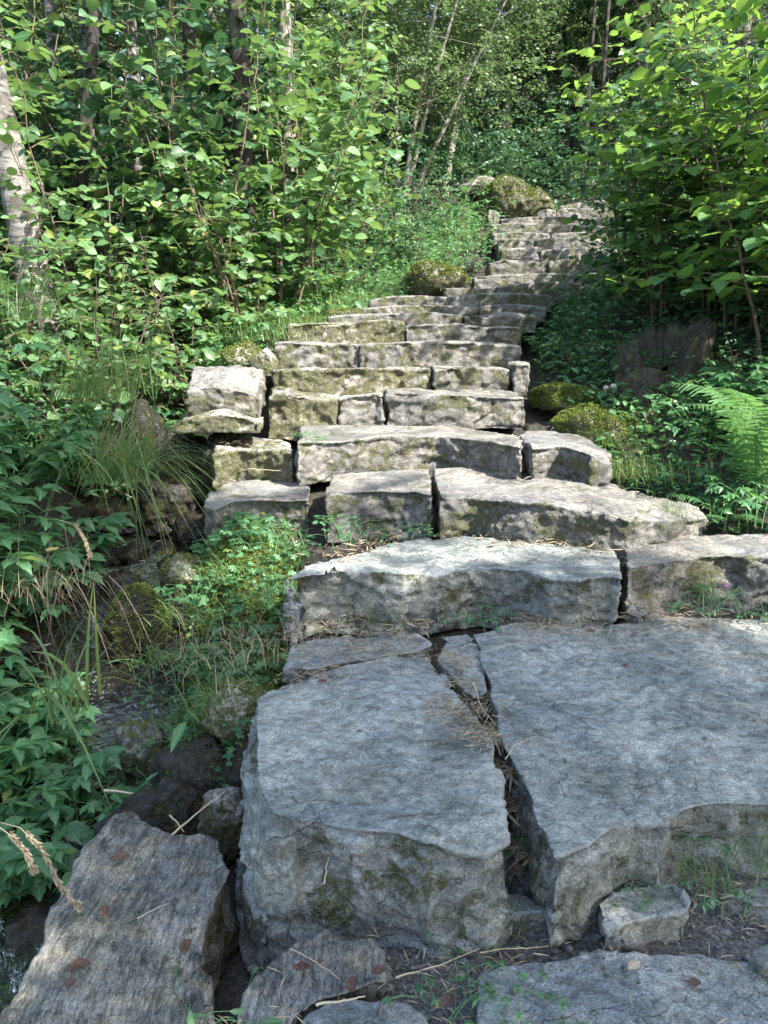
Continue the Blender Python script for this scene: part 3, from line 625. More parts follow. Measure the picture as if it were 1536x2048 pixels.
# ---- second step
slab('stone_block', 'square grey block with a dark mossy front, left of the sunlit sloping slab', [(648,985),(700,980),(760,978),(820,982),(866,990),(864,965),(856,945),(800,938),(720,940),(662,948)], .70, .42, 'step', 'step stone', GS, vox=.011, fac=.04)
slab('stone_slab', 'broad pale sunlit slab tapering down to the grass on its right',
     [(878,992),(940,992),(1000,1002),(1060,1008),(1130,1012),(1210,1020),(1260,1040,.66),(1340,1046,.62),(1420,1036,.60),(1400,1015,.63),(1340,996,.66),(1260,975,.69),(1180,955),(1080,940),(960,934),(864,940),(868,965)], .70, .40, 'step', 'step stone', GS, vox=.011, fac=.04, flake=.010)
# ---- third step
slab('stone_block', 'long block with bright flat top and moss hanging on its front, above the sloping slab',
     [(592,885),(640,880),(720,878),(800,872),(880,872),(960,880),(1046,893),(1044,876),(1000,862),(940,852),(850,848),(740,844),(640,842),(602,850)], .885, .62, 'step', 'step stone', GS, vox=.012, fac=.045, flake=.006)
slab('stone_block', 'rounded pale block at the grassy right end of the third step', [(1062,895),(1120,892),(1180,905),(1222,925,.83),(1215,898,.85),(1170,875),(1110,862),(1050,862),(1035,872)], .885, .62, 'step', 'step stone', GS, vox=.012, fac=.04)
slab('small_stone', 'small dark stone in the gap beside the rounded pale block', [(1030,930),(1048,918),(1075,925),(1078,938)], .74, .6, 'mossy', 'stone', vox=.009, fac=.01)
# ---- upper risers
def R_(label, prof, vb, Y, **k):
    k.setdefault('vox', .013 if Y < 7 else .015)
    if Y > 7: k.setdefault('fac', .014); k.setdefault('ledge', .003); k.setdefault('low', .008); k.setdefault('chip', 2); k.setdefault('flake', .002)
    k.setdefault('ledge', .007); k.setdefault('fac', .035); k.setdefault('fine', .005); k.setdefault('flake', .006); k.setdefault('low', .03)
    riser('step_block', label, prof, vb, Y, group=GS, **k)
R_('mossy rounded block at the left end of the fourth step', [(530,788),(575,784),(620,792),(665,797),(674,803)], 862, 5.42, mat='mossy', depth=.5)
R_('short pale block in the middle of the fourth step', [(678,796),(715,790),(758,788),(766,795)], 850, 5.48, mat='step')
R_('long pale straight-edged block on the right of the fourth step', [(770,790),(800,784),(870,786),(940,789),(1000,792),(1050,796)], 842, 5.45, mat='step')
R_('long mossy block on the left of the fifth step', [(541,742),(580,738),(660,742),(740,737),(800,736),(862,740)], 788, 5.86, mat='mossy')
R_('dark speckled block on the right of the fifth step', [(866,738),(900,732),(960,736),(1010,738),(1024,748)], 786, 5.84)
R_('small upright block at the right end of the fifth step', [(1028,730),(1045,728),(1061,730)], 784, 5.80, depth=.3)
R_('pale block with diagonal streaks on the left of the sixth step', [(543,688),(570,682),(640,686),(700,687),(718,690)], 736, 6.26)
R_('long bluish block on the right of the sixth step', [(721,688),(760,684),(840,686),(920,684),(980,688),(1045,695)], 738, 6.24)
R_('rough brown block on the left of the seventh step', [(572,648),(620,643),(700,644),(760,642),(808,648)], 684, 6.66, mat='mossy')
R_('rough dark block with bumpy top on the right of the seventh step', [(811,652),(850,648),(900,648),(960,654),(1000,656),(1045,658)], 688, 6.62)
R_('low block on the left of the eighth step', [(655,632),(720,626),(790,628),(860,625),(924,630)], 652, 7.02, depth=.5)
R_('low block on the right of the eighth step', [(927,630),(980,627),(1030,626),(1078,632)], 654, 7.0)
R_('thin block on the left of the ninth step', [(722,616),(780,611),(850,609),(920,612),(958,615)], 630, 7.32)
R_('thin block on the right of the ninth step', [(960,613),(1010,608),(1060,610),(1094,615)], 632, 7.3)
R_('thin pale block on the left of the tenth step', [(738,600),(780,592),(840,590),(895,594)], 612, 7.68)
R_('long pale block on the right of the tenth step', [(897,592),(950,587),(1020,585),(1070,587),(1108,592)], 611, 7.65)
R_('dim narrow block on the left of the eleventh step', [(890,578),(930,574),(990,576)], 590, 8.05, vox=.016)
R_('long block on the right of the eleventh step with leaves over its end', [(992,574),(1040,566),(1110,563),(1180,568)], 590, 8.05)
R_('long block of the twelfth step below the hazel leaves', [(948,555),(990,550),(1050,548),(1110,545),(1150,548)], 574, 8.5)
R_('block at the shaded right end of the twelfth step', [(1152,548),(1200,545),(1250,550)], 574, 8.48)
R_('rough block on the left of the thirteenth step', [(978,525),(1010,520),(1060,521),(1096,526)], 548, 8.95)
R_('tall smooth block on the right of the thirteenth step', [(1098,522),(1150,517),(1210,519),(1262,524)], 546, 8.93)
R_('small low stone above the thirteenth step', [(1030,516),(1055,511),(1080,515)], 524, 9.2)
R_('flat block on the left of the fourteenth step', [(1000,500),(1030,494),(1078,493)], 515, 9.55)
R_('long rounded block on the right of the fourteenth step', [(1081,502),(1110,497),(1170,495),(1235,498)], 518, 9.55)
R_('short block on the left of the fifteenth step', [(996,480),(1030,476),(1068,482)], 494, 9.95)
R_('long pale block on the right of the fifteenth step', [(1071,479),(1120,474),(1180,475),(1245,480)], 494, 9.95)
R_('left block of the sixteenth step', [(985,468),(1030,463),(1100,467)], 480, 10.3)
R_('right block of the sixteenth step, half in shade', [(1103,467),(1150,463),(1230,468)], 479, 10.3)
R_('long pale sunlit block of the seventeenth step', [(983,450),(1030,445),(1090,448),(1145,449)], 466, 10.7)
R_('short shaded block at the right end of the seventeenth step', [(1148,452),(1190,450),(1240,454)], 467, 10.7)
R_('long thin block of the eighteenth step', [(1000,438),(1060,433),(1130,432),(1200,436)], 450, 11.1)
R_('rounded pinkish block near the top of the steps', [(1112,420),(1140,414),(1170,416),(1232,418)], 436, 11.6)
R_('pale rough block left of the pinkish one near the top', [(1075,424),(1095,416),(1113,422)], 438, 11.5)
R_('long sunlit slab slanting up at the top of the steps', [(1120,412),(1160,404),(1205,398),(1215,402)], 420, 12.0)
R_('angular pale stone standing at the left edge near the top', [(975,425),(988,419),(1000,428)], 450, 11.1, depth=.3)
# ---- stones beside the steps
G2 = 'stones edging the stream left of the steps'
riser('stone_block', 'pale squared block with layered top standing apart, left of the fifth step', [(372,782),(420,776),(480,780),(505,790),(519,796)], 832, 5.3, depth=.4, tip=.15, mat='step', cat='stone', group=G2, vox=.011, fac=.03)
riser('flat_stone', 'thin mossy slab roofing the dark hollow beside the steps', [(345,850),(385,836),(440,828),(490,836),(520,850)], 846, 5.0, depth=.45, mat='mossy', cat='stone', group=G2, vox=.012)
slab('stone_block', 'square stone with needle litter on top above the dark hollow', [(425,905),(470,900),(530,902),(588,908),(584,888),(540,868),(450,862),(432,880)], .80, .56, 'mossy', 'stone', G2, vox=.011, fac=.03)
slab('stone_block', 'pale upright stone half buried under the leafy strip, below the square stone', [(403,1010),(430,1015),(470,1000),(620,1000),(620,962),(500,960),(450,962),(420,985)], .62, .36, 'step', 'stone', G2, vox=.011, fac=.03)
boulder('small_boulder', 'rounded sunlit boulder with yellow moss left of the seventh step', Py(485,730,6.5)[:2] + (1.12,), (.19,.17,.15), 'mossy', 'boulder', G2, rz=.4, moss=3500)
boulder('small_boulder', 'dark stone in the gap between rounded boulder and sixth step', Py(530,745,6.25)[:2] + (1.08,), (.10,.12,.15), 'mossy', 'boulder', G2)
boulder('small_boulder', 'little mossy boulder on the bank at the left end of the eighth step', Py(690,640,7.3)[:2] + (1.52,), (.16,.14,.09), 'mossy', 'boulder', moss=1500)
boulder('mossy_boulder', 'low dome-shaped boulder covered in brown-green moss beside the middle steps', Py(868,580,8.6)[:2] + (1.78,), (.31,.3,.19), 'mossy', 'boulder', moss=14000, cut=.9)
boulder('mossy_boulder', 'big mossy boulder with a bare pale right face at the head of the steps', Py(1022,440,12.2)[:2] + (2.85,), (.52,.45,.36), 'mossy', 'boulder', moss=16000, cut=.8, rz=.3)
boulder('flat_boulder', 'dim flat rock leaning on the big mossy boulder', Py(965,370,12.9)[:2] + (3.3,), (.5,.4,.22), 'stream', 'boulder')
boulder('mossy_boulder', 'bright green mossy boulder at the right of the third step in sunlight', Py(1190,870,5.35)[:2] + (.72,), (.30,.22,.15), 'mossy', 'boulder', moss=20000, rz=-.3, cut=.75)
boulder('mossy_mound', 'dim mossy hump between the small upright block and the tree stump', Py(1135,770,5.95)[:2] + (.92,), (.27,.22,.10), 'mossy', 'mound', moss=14000)
boulder('small_boulder', 'mossy stone in the shade at the foot of the stump', Py(1290,860,5.6)[:2] + (.78,), (.22,.18,.11), 'mossy', 'boulder', moss=5000)
boulder('flat_boulder', 'small pale rock right of the topmost slab among leaves', Py(1245,392,12.6)[:2] + (3.28,), (.22,.2,.09), 'step', 'boulder')
boulder('mossy_boulder', 'sunlit yellow mossy boulder glimpsed through the alder leaves on the left', Py(340,440,9.0)[:2] + (2.35,), (.36,.34,.42), 'mossy', 'boulder', moss=9000)
boulder('wet_boulder', 'dark moss-furred boulder beside the little waterfall', Pz(285,1300,.02)[:2] + (-.02,), (.17,.16,.19), 'wet', 'boulder', G2, moss=5000, sub=5)
boulder('small_boulder', 'low mossy rock where the leafy strip meets the pool', Pz(385,1195,.18)[:2] + (.14,), (.15,.15,.13), 'stream', 'boulder', G2, moss=2500)
boulder('small_boulder', 'mossy ledge of rock between the leafy strip and the big block', Pz(490,1420,.12)[:2] + (-.0,), (.17,.15,.11), 'mossy', 'boulder', G2, rz=.3, moss=3000)
boulder('small_boulder', 'grey rock with a flat top under the hanging leaves by the stream', Pz(275,1480,-.12)[:2] + (-.30,), (.11,.12,.13), 'stream', 'boulder', G2, moss=500)
boulder('small_boulder', 'dark bluish rock just behind the streaked corner slab', Pz(330,1640,-.12)[:2] + (-.34,), (.22,.16,.19), 'wet', 'boulder', G2)
boulder('small_boulder', 'small round mossy rock squeezed between streaked slab and big block', Pz(452,1640,-.1)[:2] + (-.26,), (.09,.09,.14), 'mossy', 'boulder', G2)
boulder('small_boulder', 'mossy brown rock lying under the hanging moss beside the big block', Pz(400,1560,-.1)[:2] + (-.28,), (.19,.16,.17), 'wet', 'boulder', G2, moss=600)
wl = ['brown wet stone in the stream above the waterfall', 'wet stone splitting the waterfall', 'orange-brown stone left of the waterfall', 'pale wet stone in the far pool', 'golden sunlit rock at the back of the pool', 'dark rock under the thin mossy slab', 'rock deep in the hollow, blackened for its shade', 'wet rock at the left foot of the waterfall', 'brown cobble below the hanging grass', 'dark cobble at the left edge of the stream', 'brown cobble beside the streaked slab', 'small cobble in the lower stream']
wp = [(150,1160,.20,.12),(200,1215,.10,.10),(120,1250,.06,.13),(330,1110,.2,.10),(190,1030,.28,.13),(330,960,.35,.2),(380,1000,.30,.18),(110,1330,-.08,.14),(120,1600,-.28,.10),(30,1720,-.30,.09),(120,1720,-.30,.09),(60,1850,-.32,.08)]
for (u, v, z, r), lb in zip(wp, wl):
    p = Pz(u, v, z); boulder('wet_stone', lb, (p[0], p[1], min(z, gz(p[0], p[1]) + .1) - r * .5), (r * 1.2, r, r * .7), 'wet' if 'golden' not in lb else 'mossy', 'stone', 'wet stones in the stream', sub=4, rz=u)

for i, (u, v, Y, s, lb) in enumerate(((360, 960, 5.35, (.30, .2, .30), 'rock wall deep inside the hollow, blackened for its shade'), (455, 930, 5.25, (.2, .2, .30), 'rock behind the square stone, blackened for its shade'), (290, 900, 5.5, (.28, .2, .32), 'dark rock at the left of the hollow behind the hanging grass'), (330, 1010, 5.0, (.22, .15, .14), 'mossy dark ledge at the foot of the hollow'), (215, 940, 5.4, (.25, .2, .25), 'dim rock behind the hanging grass'), (390, 1060, 4.75, (.16, .14, .14), 'dark rock at the right end of the pool'))):
    x, y, z = Py(u, v, Y); boulder('shade_rock', lb, (x, y, z - s[2]), s, 'wet', 'rock', 'dark rocks added for the shade around the hollow', rz=i)  # near-black rocks added to stand for the shade of the hollow
rng = np.random.default_rng(91); whereis = ['in the upper pool', 'above the waterfall', 'in the lower stream', 'along the foot of the left bank']; looks = ['flat dark', 'round brown', 'jagged black', 'long low', 'small mossy', 'tilted dark', 'broad brown', 'tiny rounded', 'pale speckled']
yr4 = [(4.0, 5.2), (3.5, 4.0), (1.3, 3.1), (2.2, 4.6)]
for k in range(36):
    q = k % 4; yy = rng.uniform(*yr4[q]); xx = float(np.interp(yy, XSy, XS)) + (rng.uniform(-.36, .36) if q < 3 else rng.uniform(-.55, -.38)); r = rng.uniform(.05, .13); zz = max(float(np.interp(yy, ZWy, ZW)), gz(xx, yy)) - r * .45
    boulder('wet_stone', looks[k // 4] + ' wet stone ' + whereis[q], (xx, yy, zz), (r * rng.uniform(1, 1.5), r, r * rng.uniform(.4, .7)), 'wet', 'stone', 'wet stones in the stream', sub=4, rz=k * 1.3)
# ---- waterfall
def sheet(name, x0, y0, z0, w, drop, reach, seed, parent=None):
    U, T = np.meshgrid(np.linspace(-1, 1, 40), np.linspace(0, 1, 46)); q = np.stack([U * 2.2, T * 2, T * 0 + seed], -1).reshape(-1, 3)
    e = fbm(q * np.array([2.5, .7, 1]), 4, seed).reshape(U.shape); X = x0 + w * U * (1 - .25 * np.sin(T * 3)) + .02 * e; Y = y0 - reach * T - .035 * e * (.3 + T); Z = z0 - drop * T ** 1.5 + .015 * e
    Lx = (np.arange(45)[:, None] * 40 + np.arange(39)[None]).ravel(); hole = (fbm(np.stack([U * 5, T * 1.6, U * 0 + 3], -1).reshape(-1, 3), 3, seed + 2) > .16)[Lx]; Lx = Lx[~hole]
    L4 = np.stack([Lx, Lx + 1, Lx + 41, Lx + 40], -1).ravel(); return link(name, mk(name, np.stack([X, Y, Z], -1).reshape(-1, 3), (L4, np.arange(len(Lx)) * 4, np.full(len(Lx), 4))), M['foam'], parent)
wf = empty('waterfall', (0, 0, 0)); tag(wf, 'little cascade of clear broken water between the wet rocks', 'waterfall')
sheet('water_sheet', -1.33, 3.72, .13, .07, .14, .12, 3, wf); sheet('water_sheet', -1.29, 3.60, .0, .10, .14, .18, 4, wf)
rng = np.random.default_rng(5); n = 110; V0 = np.stack([rng.normal(-1.29, .07, n), rng.uniform(3.36, 3.62, n), rng.uniform(-.14, -.04, n)], -1); base_ = np.array([(1,0,0),(-1,0,0),(0,1,0),(0,-1,0),(0,0,1),(0,0,-1)], float); fo_ = [(0,2,4),(2,1,4),(1,3,4),(3,0,4),(2,0,5),(1,2,5),(3,1,5),(0,3,5)]
VV = (V0[:, None] + base_[None] * rng.uniform(.0015, .005, (n, 1, 1))).reshape(-1, 3); LL = (np.array(fo_)[None] + np.arange(n)[:, None, None] * 6).ravel()
link('splash', mk('splash', VV, (LL, np.arange(n * 8) * 3, np.full(n * 8, 3))), M['foam'], wf)
ls = []
for i in range(90):
    yy0 = rng.uniform(1.5, 5); x0 = np.interp(yy0, XSy, XS) + rng.normal(0, .2); L_ = rng.uniform(.01, .04); 
    zc = np.interp(yy0, ZWy, ZW) + .012; ls.append((np.array([[x0, yy0, zc], [x0 + L_ * .5, yy0 - .02, zc + .004], [x0 + L_, yy0 + .01, zc]]), .0016))
tag(link('foam', tubes('foam', ls, 4), M['foam']), 'white ripples and bubbles on the dark stream', 'foam', kind='stuff')

# ---- stump
def stump():
    x, y, z = Py(1320, 815, 6.0); o = empty('tree_stump', (x, y, z - .08)); tag(o, 'old split rotten tree stump with mossy sides, in the shade right of the steps', 'tree stump')
    n = 220; m = 46; V = []; F = []
    for i in range(m):
        t = i / (m - 1)
        for j in range(n):
            a = j / n * 2 * PI; q = np.array([[math.cos(a) * 1.6, math.sin(a) * 1.6, t * .7]])
            rr = .33 * (1 + .55 * math.exp(-t * 4) * (.6 + .4 * math.cos(5 * a + 1))) * (1 + .16 * float(fbm(q * 1.3, 3, 4)[0])) + .022 * float(gn(np.array([[a * 7, 0, t]]), 3)[0]) - .045 * abs(float(gn(np.array([[a * 5, 1.5, t * 1.2]]), 6)[0])) + .008 * float(gn(np.array([[a * 22, 0, t * 2]]), 9)[0])
            top = .57 + .035 * abs(2 * ((a * 1.9) % 1) - 1) + .02 * abs(2 * ((a * 5.3) % 1) - 1) + .12 * math.cos(a - .4) + .09 * float(gn(np.array([[math.cos(a) * 2.2, math.sin(a) * 2.2, 0]]), 8)[0]) + (-.18 if 3.9 < a < 4.9 else 0)
            V.append((rr * math.cos(a), rr * math.sin(a), top * t))
    b0 = (m - 1) * n
    for k in range(1, 9):                                # sunken rotten heart
        for j in range(n):
            vx, vy, vz = V[b0 + j]; f = 1 - k / 9; V.append((vx * f * .9, vy * f * .9, vz - .30 * (1 - f ** 2) + .03 * float(gn(np.array([[vx * 20 * f, vy * 20 * f, 0.]]), 2)[0])))
    for i in range(m + 7):
        for j in range(n): F.append((i * n + j, i * n + (j + 1) % n, (i + 1) * n + (j + 1) % n, (i + 1) * n + j))
    me = mk('stump_wood', V, F, smooth=False); w = link('stump_wood', me, M['rot'], o)
    moss_coat(w, me, 1200, 8, .010)
    for k, (a, l, w2) in enumerate(((-2.3, .34, .13), (-.9, .30, .11), (-2.9, .25, .10), (.1, .3, .1))):
        t = np.linspace(0, 1, 9); d = np.array([math.cos(a), math.sin(a)]); P = np.stack([d[0] * (.20 + l * t), d[1] * (.20 + l * t), .34 * (1 - t) ** 1.6 - .03], -1)
        link('root', tubes('root', [(P, w2 * (1.1 - t * .8))], 14), M['rot'], o)
    # the torn slab leaning off the left of the stump
    bm = bmesh.new()
    prof = [(-.36, -.26, -.02), (-.22, -.34, -.02), (-.12, -.33, .20), (-.16, -.30, .30), (-.20, -.28, .27), (-.29, -.22, .36), (-.37, -.22, .28)]
    f = [bm.verts.new(p) for p in prof]; bk = [bm.verts.new((p[0] + .03, p[1] + .10, p[2])) for p in prof]; bm.faces.new(f); bm.faces.new(bk[::-1])
    for i in range(7): bm.faces.new((f[i], bk[i], bk[(i + 1) % 7], f[(i + 1) % 7]))
    bmesh.ops.triangulate(bm, faces=bm.faces[:]); bmesh.ops.recalc_face_normals(bm, faces=bm.faces[:]); me = bpy.data.meshes.new('s'); bm.to_mesh(me); bm.free(); me = remesh(me, .012)
    V = getv(me); nn = getn(me); V = V + nn * (.02 * fbm(V * np.array([14, 14, 3]), 3, 2))[:, None]; setv(me, V); me.name = 'torn_slab'; me.polygons.foreach_set('use_smooth', np.ones(len(me.polygons), bool))
    link('torn_slab', me, M['rot'], o)
stump()
for (u, v, s, lb) in ((1226, 778, 1., 'larger pale mushroom on moss beside the stump'), (1211, 778, .8, 'smaller pale mushroom left of its larger twin')):
    p = Py(u, v + 8, 5.75); o = empty('mushroom', p); tag(o, lb, 'mushroom'); mm = newmat('mushroom_skin')[0]; mm.node_tree.nodes['Principled BSDF'].inputs['Base Color'].default_value = (.42, .36, .30, 1)
    t = np.linspace(0, 1, 6); link('stem', tubes('stem', [(np.stack([t * .004, t * 0, t * .045 * s], -1), .007 * s)], 8), mm, o)
    a = np.linspace(0, 1, 9); rr = .024 * s * np.sin(np.minimum(1, a * 1.0) * PI * .62 + .0); V = []; F = []
    for i in range(9):
        ph = a[i] * PI * .75
        for j in range(16): V.append((.025 * s * math.sin(ph) * math.cos(j * PI / 8), .025 * s * math.sin(ph) * math.sin(j * PI / 8), .045 * s + .022 * s * math.cos(ph)))
    for i in range(8):
        for j in range(16): F.append((i * 16 + j, i * 16 + (j + 1) % 16, (i + 1) * 16 + (j + 1) % 16, (i + 1) * 16 + j))
    link('cap', mk('cap', V, F), mm, o)

# ---- trees
def along(u, v, Y): return Py(u, v, Y)[0]
tree('thick birch with peeling white bark leaning at the left edge', -3.02, 7.3, 6.2, .15, (-.75, 0), 'birchbark', 'alder', (.55, 1), 1.3, 5000, .07, seed=3, bend=.2)
tree('slender birch with white trunk showing between leaves left of centre', along(272, 300, 9.5), 9.5, 8, .075, (.2, 0), 'birchbark', 'alder', (.5, 1), 1.2, 5000, .07, seed=4, bend=.3)
tree('pale straight birch trunk behind the leaning dark trunk', along(180, 300, 10.5), 10.5, 9, .09, (.25, 0), 'birchbark', 'birch', (.5, 1), 1.4, 5000, .07, seed=5, bend=.2)
tree('narrow pale birch trunk between the thick birch and the dark trunk', along(118, 300, 11.5), 11.5, 9, .08, (.1, 0), 'birchbark', 'birch', (.5, 1), 1.4, 5000, .07, seed=15, bend=.2)
tree('dark leaning trunk near the thick birch', along(120, 300, 8.4), 8.4, 6, .085, (.95, 0), 'darkbark', 'dark', (.6, 1), 1.1, 3500, .07, seed=6, bend=.3)
tree('grey lichened alder trunk above the dense alder leaves', along(580, 300, 9.8), 9.8, 8, .105, (-.1, 0), 'greybark', 'alder', (.45, 1), 1.3, 6000, .07, seed=7, bend=.15)
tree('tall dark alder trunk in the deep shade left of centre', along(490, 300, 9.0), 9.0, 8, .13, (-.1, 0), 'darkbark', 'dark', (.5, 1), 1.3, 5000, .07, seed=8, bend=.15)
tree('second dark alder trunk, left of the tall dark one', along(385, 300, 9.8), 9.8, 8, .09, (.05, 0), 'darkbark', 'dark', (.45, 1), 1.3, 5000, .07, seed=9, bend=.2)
tree('pale multi-stemmed tree spreading like a fan above the mossy boulders', along(800, 320, 13), 13, 4.6, .045, (.5, 0), 'palebark', 'birch', (.3, 1), 1.3, 17000, .062, seed=10, nstem=4, limbs=7, bend=.3)
tree('leaning pale tree trunk behind the big mossy boulder', along(885, 340, 14), 14, 7, .07, (1.3, 0), 'greybark', 'birch', (.3, 1), 1.6, 15000, .065, seed=11, bend=.4)
FG = 'small-leaved trees of the wood above the steps'
ft = [('round small-leaved tree behind the fan-shaped pale tree', 740, 16, 7.5, 1.9), ('bright small-leaved tree over the big mossy boulder', 1010, 16.5, 7, 1.9), ('shady tree just right of the big mossy boulder', 1150, 17.5, 7.5, 1.6),
      ('sunlit yellow-green tree behind the top of the hazel', 1290, 16, 5.6, 1.7), ('deep green tree behind the hazel at the right edge', 1480, 17, 7.5, 2.), ('tree filling the gap left of the fan-shaped one', 620, 17, 8, 1.9),
      ('dim tree far behind the alder leaves', 440, 16, 8, 1.9), ('tree far behind the white birch trunks', 230, 15, 8, 1.9), ('tree far behind the thick birch', 30, 14, 8, 1.9), ('shaded tree left of the twin dark trunks', 900, 20, 9, 2.2), ('shaded tree right of the twin dark trunks', 1240, 21, 9, 2.2)]
for i, (lb, u, Y, h, sp) in enumerate(ft):
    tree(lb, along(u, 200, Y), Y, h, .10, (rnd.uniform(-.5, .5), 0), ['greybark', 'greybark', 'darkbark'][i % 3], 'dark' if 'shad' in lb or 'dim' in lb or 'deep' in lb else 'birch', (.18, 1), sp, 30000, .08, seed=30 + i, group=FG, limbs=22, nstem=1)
for lb, u in (('left one of twin dark trunks deep in the wood', 1178), ('right one of twin dark trunks deep in the wood', 1205)):
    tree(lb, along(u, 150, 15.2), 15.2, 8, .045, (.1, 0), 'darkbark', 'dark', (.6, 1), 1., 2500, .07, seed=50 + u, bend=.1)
# far wood that closes the view
rng = np.random.default_rng(77); cs = []
for i in range(300):
    Y = rng.uniform(20, 34); X = rng.uniform(-.62, .66) * Y; cs.append((X, Y, gz(X, Y) + rng.uniform(0, 9)))
tag(link('far_woodland', crown(78, cs, 1.2, 260000, .13, T_TINY, flat=.8, clump=.6), M['wood']), 'dense far wood closing the view up the slope', 'woodland', kind='stuff')
rng = np.random.default_rng(79); cs = []
for i in range(420):
    Y = rng.uniform(12.4, 21); X = rng.uniform(-.6, .64) * Y
    cs.append((X, Y, gz(X, Y) + rng.uniform(.1, 1.3)))
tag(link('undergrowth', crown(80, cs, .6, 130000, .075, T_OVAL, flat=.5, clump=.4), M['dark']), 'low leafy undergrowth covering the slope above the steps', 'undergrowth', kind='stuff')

# shade trees standing to the right of the path (their crowns shade the foot of the steps)
for args in (('tall tree whose crown shades the big block', 3.6, -1.2, 6.2, 1.8, 16000, .5), ('broad tree beside the path that shades the streaked slab', 1.9, -2.5, 6.0, 1.7, 15000, .5), ('tree on the right bank shading the widest slab', 5.1, -1.0, 6.6, 1.7, 15000, .5), ('unseen high-crowned tree added to shade the pool', 3.3, .1, 9.0, .95, 9000, .72), ('tree at the path foot shading the paving slab', 3.2, -3.6, 6.4, 1.8, 13000, .5), ('high-crowned tree that shades the lower stream', 1.2, -.9, 8.0, 1.2, 9000, .7)):  # the pool tree is out of view, added to block the sun there
    tree(args[0], args[1], args[2], args[3], .12, (0, 0), 'greybark', 'alder', (args[6], 1), args[4], args[5], .10, seed=int(60 + args[3] * 7 + args[1]), limbs=18)

# ---- shrubs on the left
AG = 'alder bushes on the left bank'
AL = [grow(101, 2.9, 5, .7, .10, dens=9, bl=.65, gap=.62, low=.06, nmn=.52), grow(102, 2.4, 5, .8, .105, dens=9, bl=.6, gap=.62, low=.04, nmn=.55), grow(103, 1.5, 6, .6, .08, T_HAZEL, dens=11, bl=.45, gap=.66, low=.04, nmn=.5)]
sp = [('tall alder bush at the left edge before the thick birch', -3.3, 5.9, 2, .8), ('alder bush in front of the slender birch', -2.35, 6.9, 0, 1.0), ('tall bright alder bush in the middle of the left bank', -1.55, 7.5, 0, 1.05), ('round-leaved alder bush hanging towards the upper steps', -.98, 8.0, 1, 1.15),
      ('alder bush behind the rounded sunlit boulder', -1.55, 6.6, 2, 1.0), ('low alder bush over the stream hollow', -2.0, 5.7, 2, .95), ('alder bush between the birches', -3.6, 7.9, 0, 1.15), ('alder bush behind the grey trunk', -1.9, 9.2, 0, 1.25), ('alder bush under the tall dark trunk', -2.7, 8.8, 1, 1.35),
      ('alder bush right of the grey trunk', -.75, 9.3, 0, 1.1), ('low alder bush at the left edge above the hanging grass', -2.75, 4.9, 2, .9), ('alder sapling above the dome-shaped mossy boulder', -.1, 10.4, 1, 1.0), ('alder bush by the thick birch foot', -3.7, 8.4, 1, 1.2), ('alder bush rising between the two dark trunks', -2.1, 8.0, 0, 1.2), ('alder bush left of the tall dark trunk', -2.75, 7.6, 1, 1.0), ('alder bush at the top of the left bank', -1.4, 10.4, 0, 1.4), ('alder bush far behind the slender birch', -3.4, 10.2, 0, 1.4), ('dense alder bush right beside the upper steps', -1.2, 7.3, 2, 1.1), ('low alder bush filling the left bank', -2.7, 6.0, 2, .95), ('low alder bush by the slender birch', -2.2, 6.2, 2, 1.1), ('topmost alder bush beside the fan-shaped tree', -.9, 11.4, 0, 1.2)]
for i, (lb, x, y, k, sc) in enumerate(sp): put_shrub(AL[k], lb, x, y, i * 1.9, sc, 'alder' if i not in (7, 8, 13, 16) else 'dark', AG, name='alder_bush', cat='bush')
# ---- hazel on the right
HZ = grow(120, 2.6, 5, .55, .10, T_HAZEL, dens=10, bl=.72, gap=.74, low=.30, lean=(-.32, -.1), layered=.7, nmn=.26)
put_shrub(HZ, 'big-leaved hazel reaching over the steps from the right edge', 2.7, 5.55, 0, 1.22, 'hazel', name='hazel_bush', cat='bush')
HZ2 = grow(123, 2.6, 6, .6, .10, T_HAZEL, dens=10, bl=.72, gap=.68, low=.10, lean=(-.3, -.1), layered=.6, nmn=.3)
for i, (lb, x, y, rz, sc) in enumerate((('big-leaved hazel behind the first, with pale green top leaves', 2.85, 6.7, .25, 1.1), ('big-leaved hazel cut off by the right edge', 3.6, 5.9, -.2, 1.3), ('leaning hazel whose lowest leaves touch the upper steps', 2.35, 7.0, .1, .9))):
    put_shrub(HZ2, lb, x, y, rz, sc, 'hazel', 'big-leaved hazels on the right bank', name='hazel_bush', cat='bush')
HB = grow(121, 2.8, 5, .6, .105, T_HAZEL, dens=9, bl=.6, gap=.85, low=.1, layered=.5)
for i, (lb, x, y, sc, m) in enumerate((('dark hazel right above the dim mossy hump', 2.2, 7.4, .7, 'dark'), ('shaded hazel between stump and right edge', 3.0, 6.6, .95, 'dark'), ('second hazel behind the stump with leaves darkened for shade', 2.75, 7.0, .95, 'dark'), ('tall hazel at the right edge behind the dark one', 3.7, 7.6, 1.15, 'hazel'), ('hazel bush hanging over the right ends of the upper steps', 2.9, 8.6, .9, 'dark'), ('hazel bush right of the topmost steps', 3.9, 10.2, 1.0, 'hazel'), ('low dark hazel right behind the stump', 3.2, 5.9, .85, 'dark'), ('sapling behind the uppermost pale rock', 4.2, 12.6, 1.0, 'dark'), ('hazel crowding the right edge beyond the ferns', 3.6, 4.9, .9, 'dark'))):  # the darker leaf paints shade onto the low and rear hazels
    put_shrub(HB, lb, x, y, i * 2.2 + 1, sc, m, 'hazel bushes on the right bank', name='hazel_bush', cat='bush')
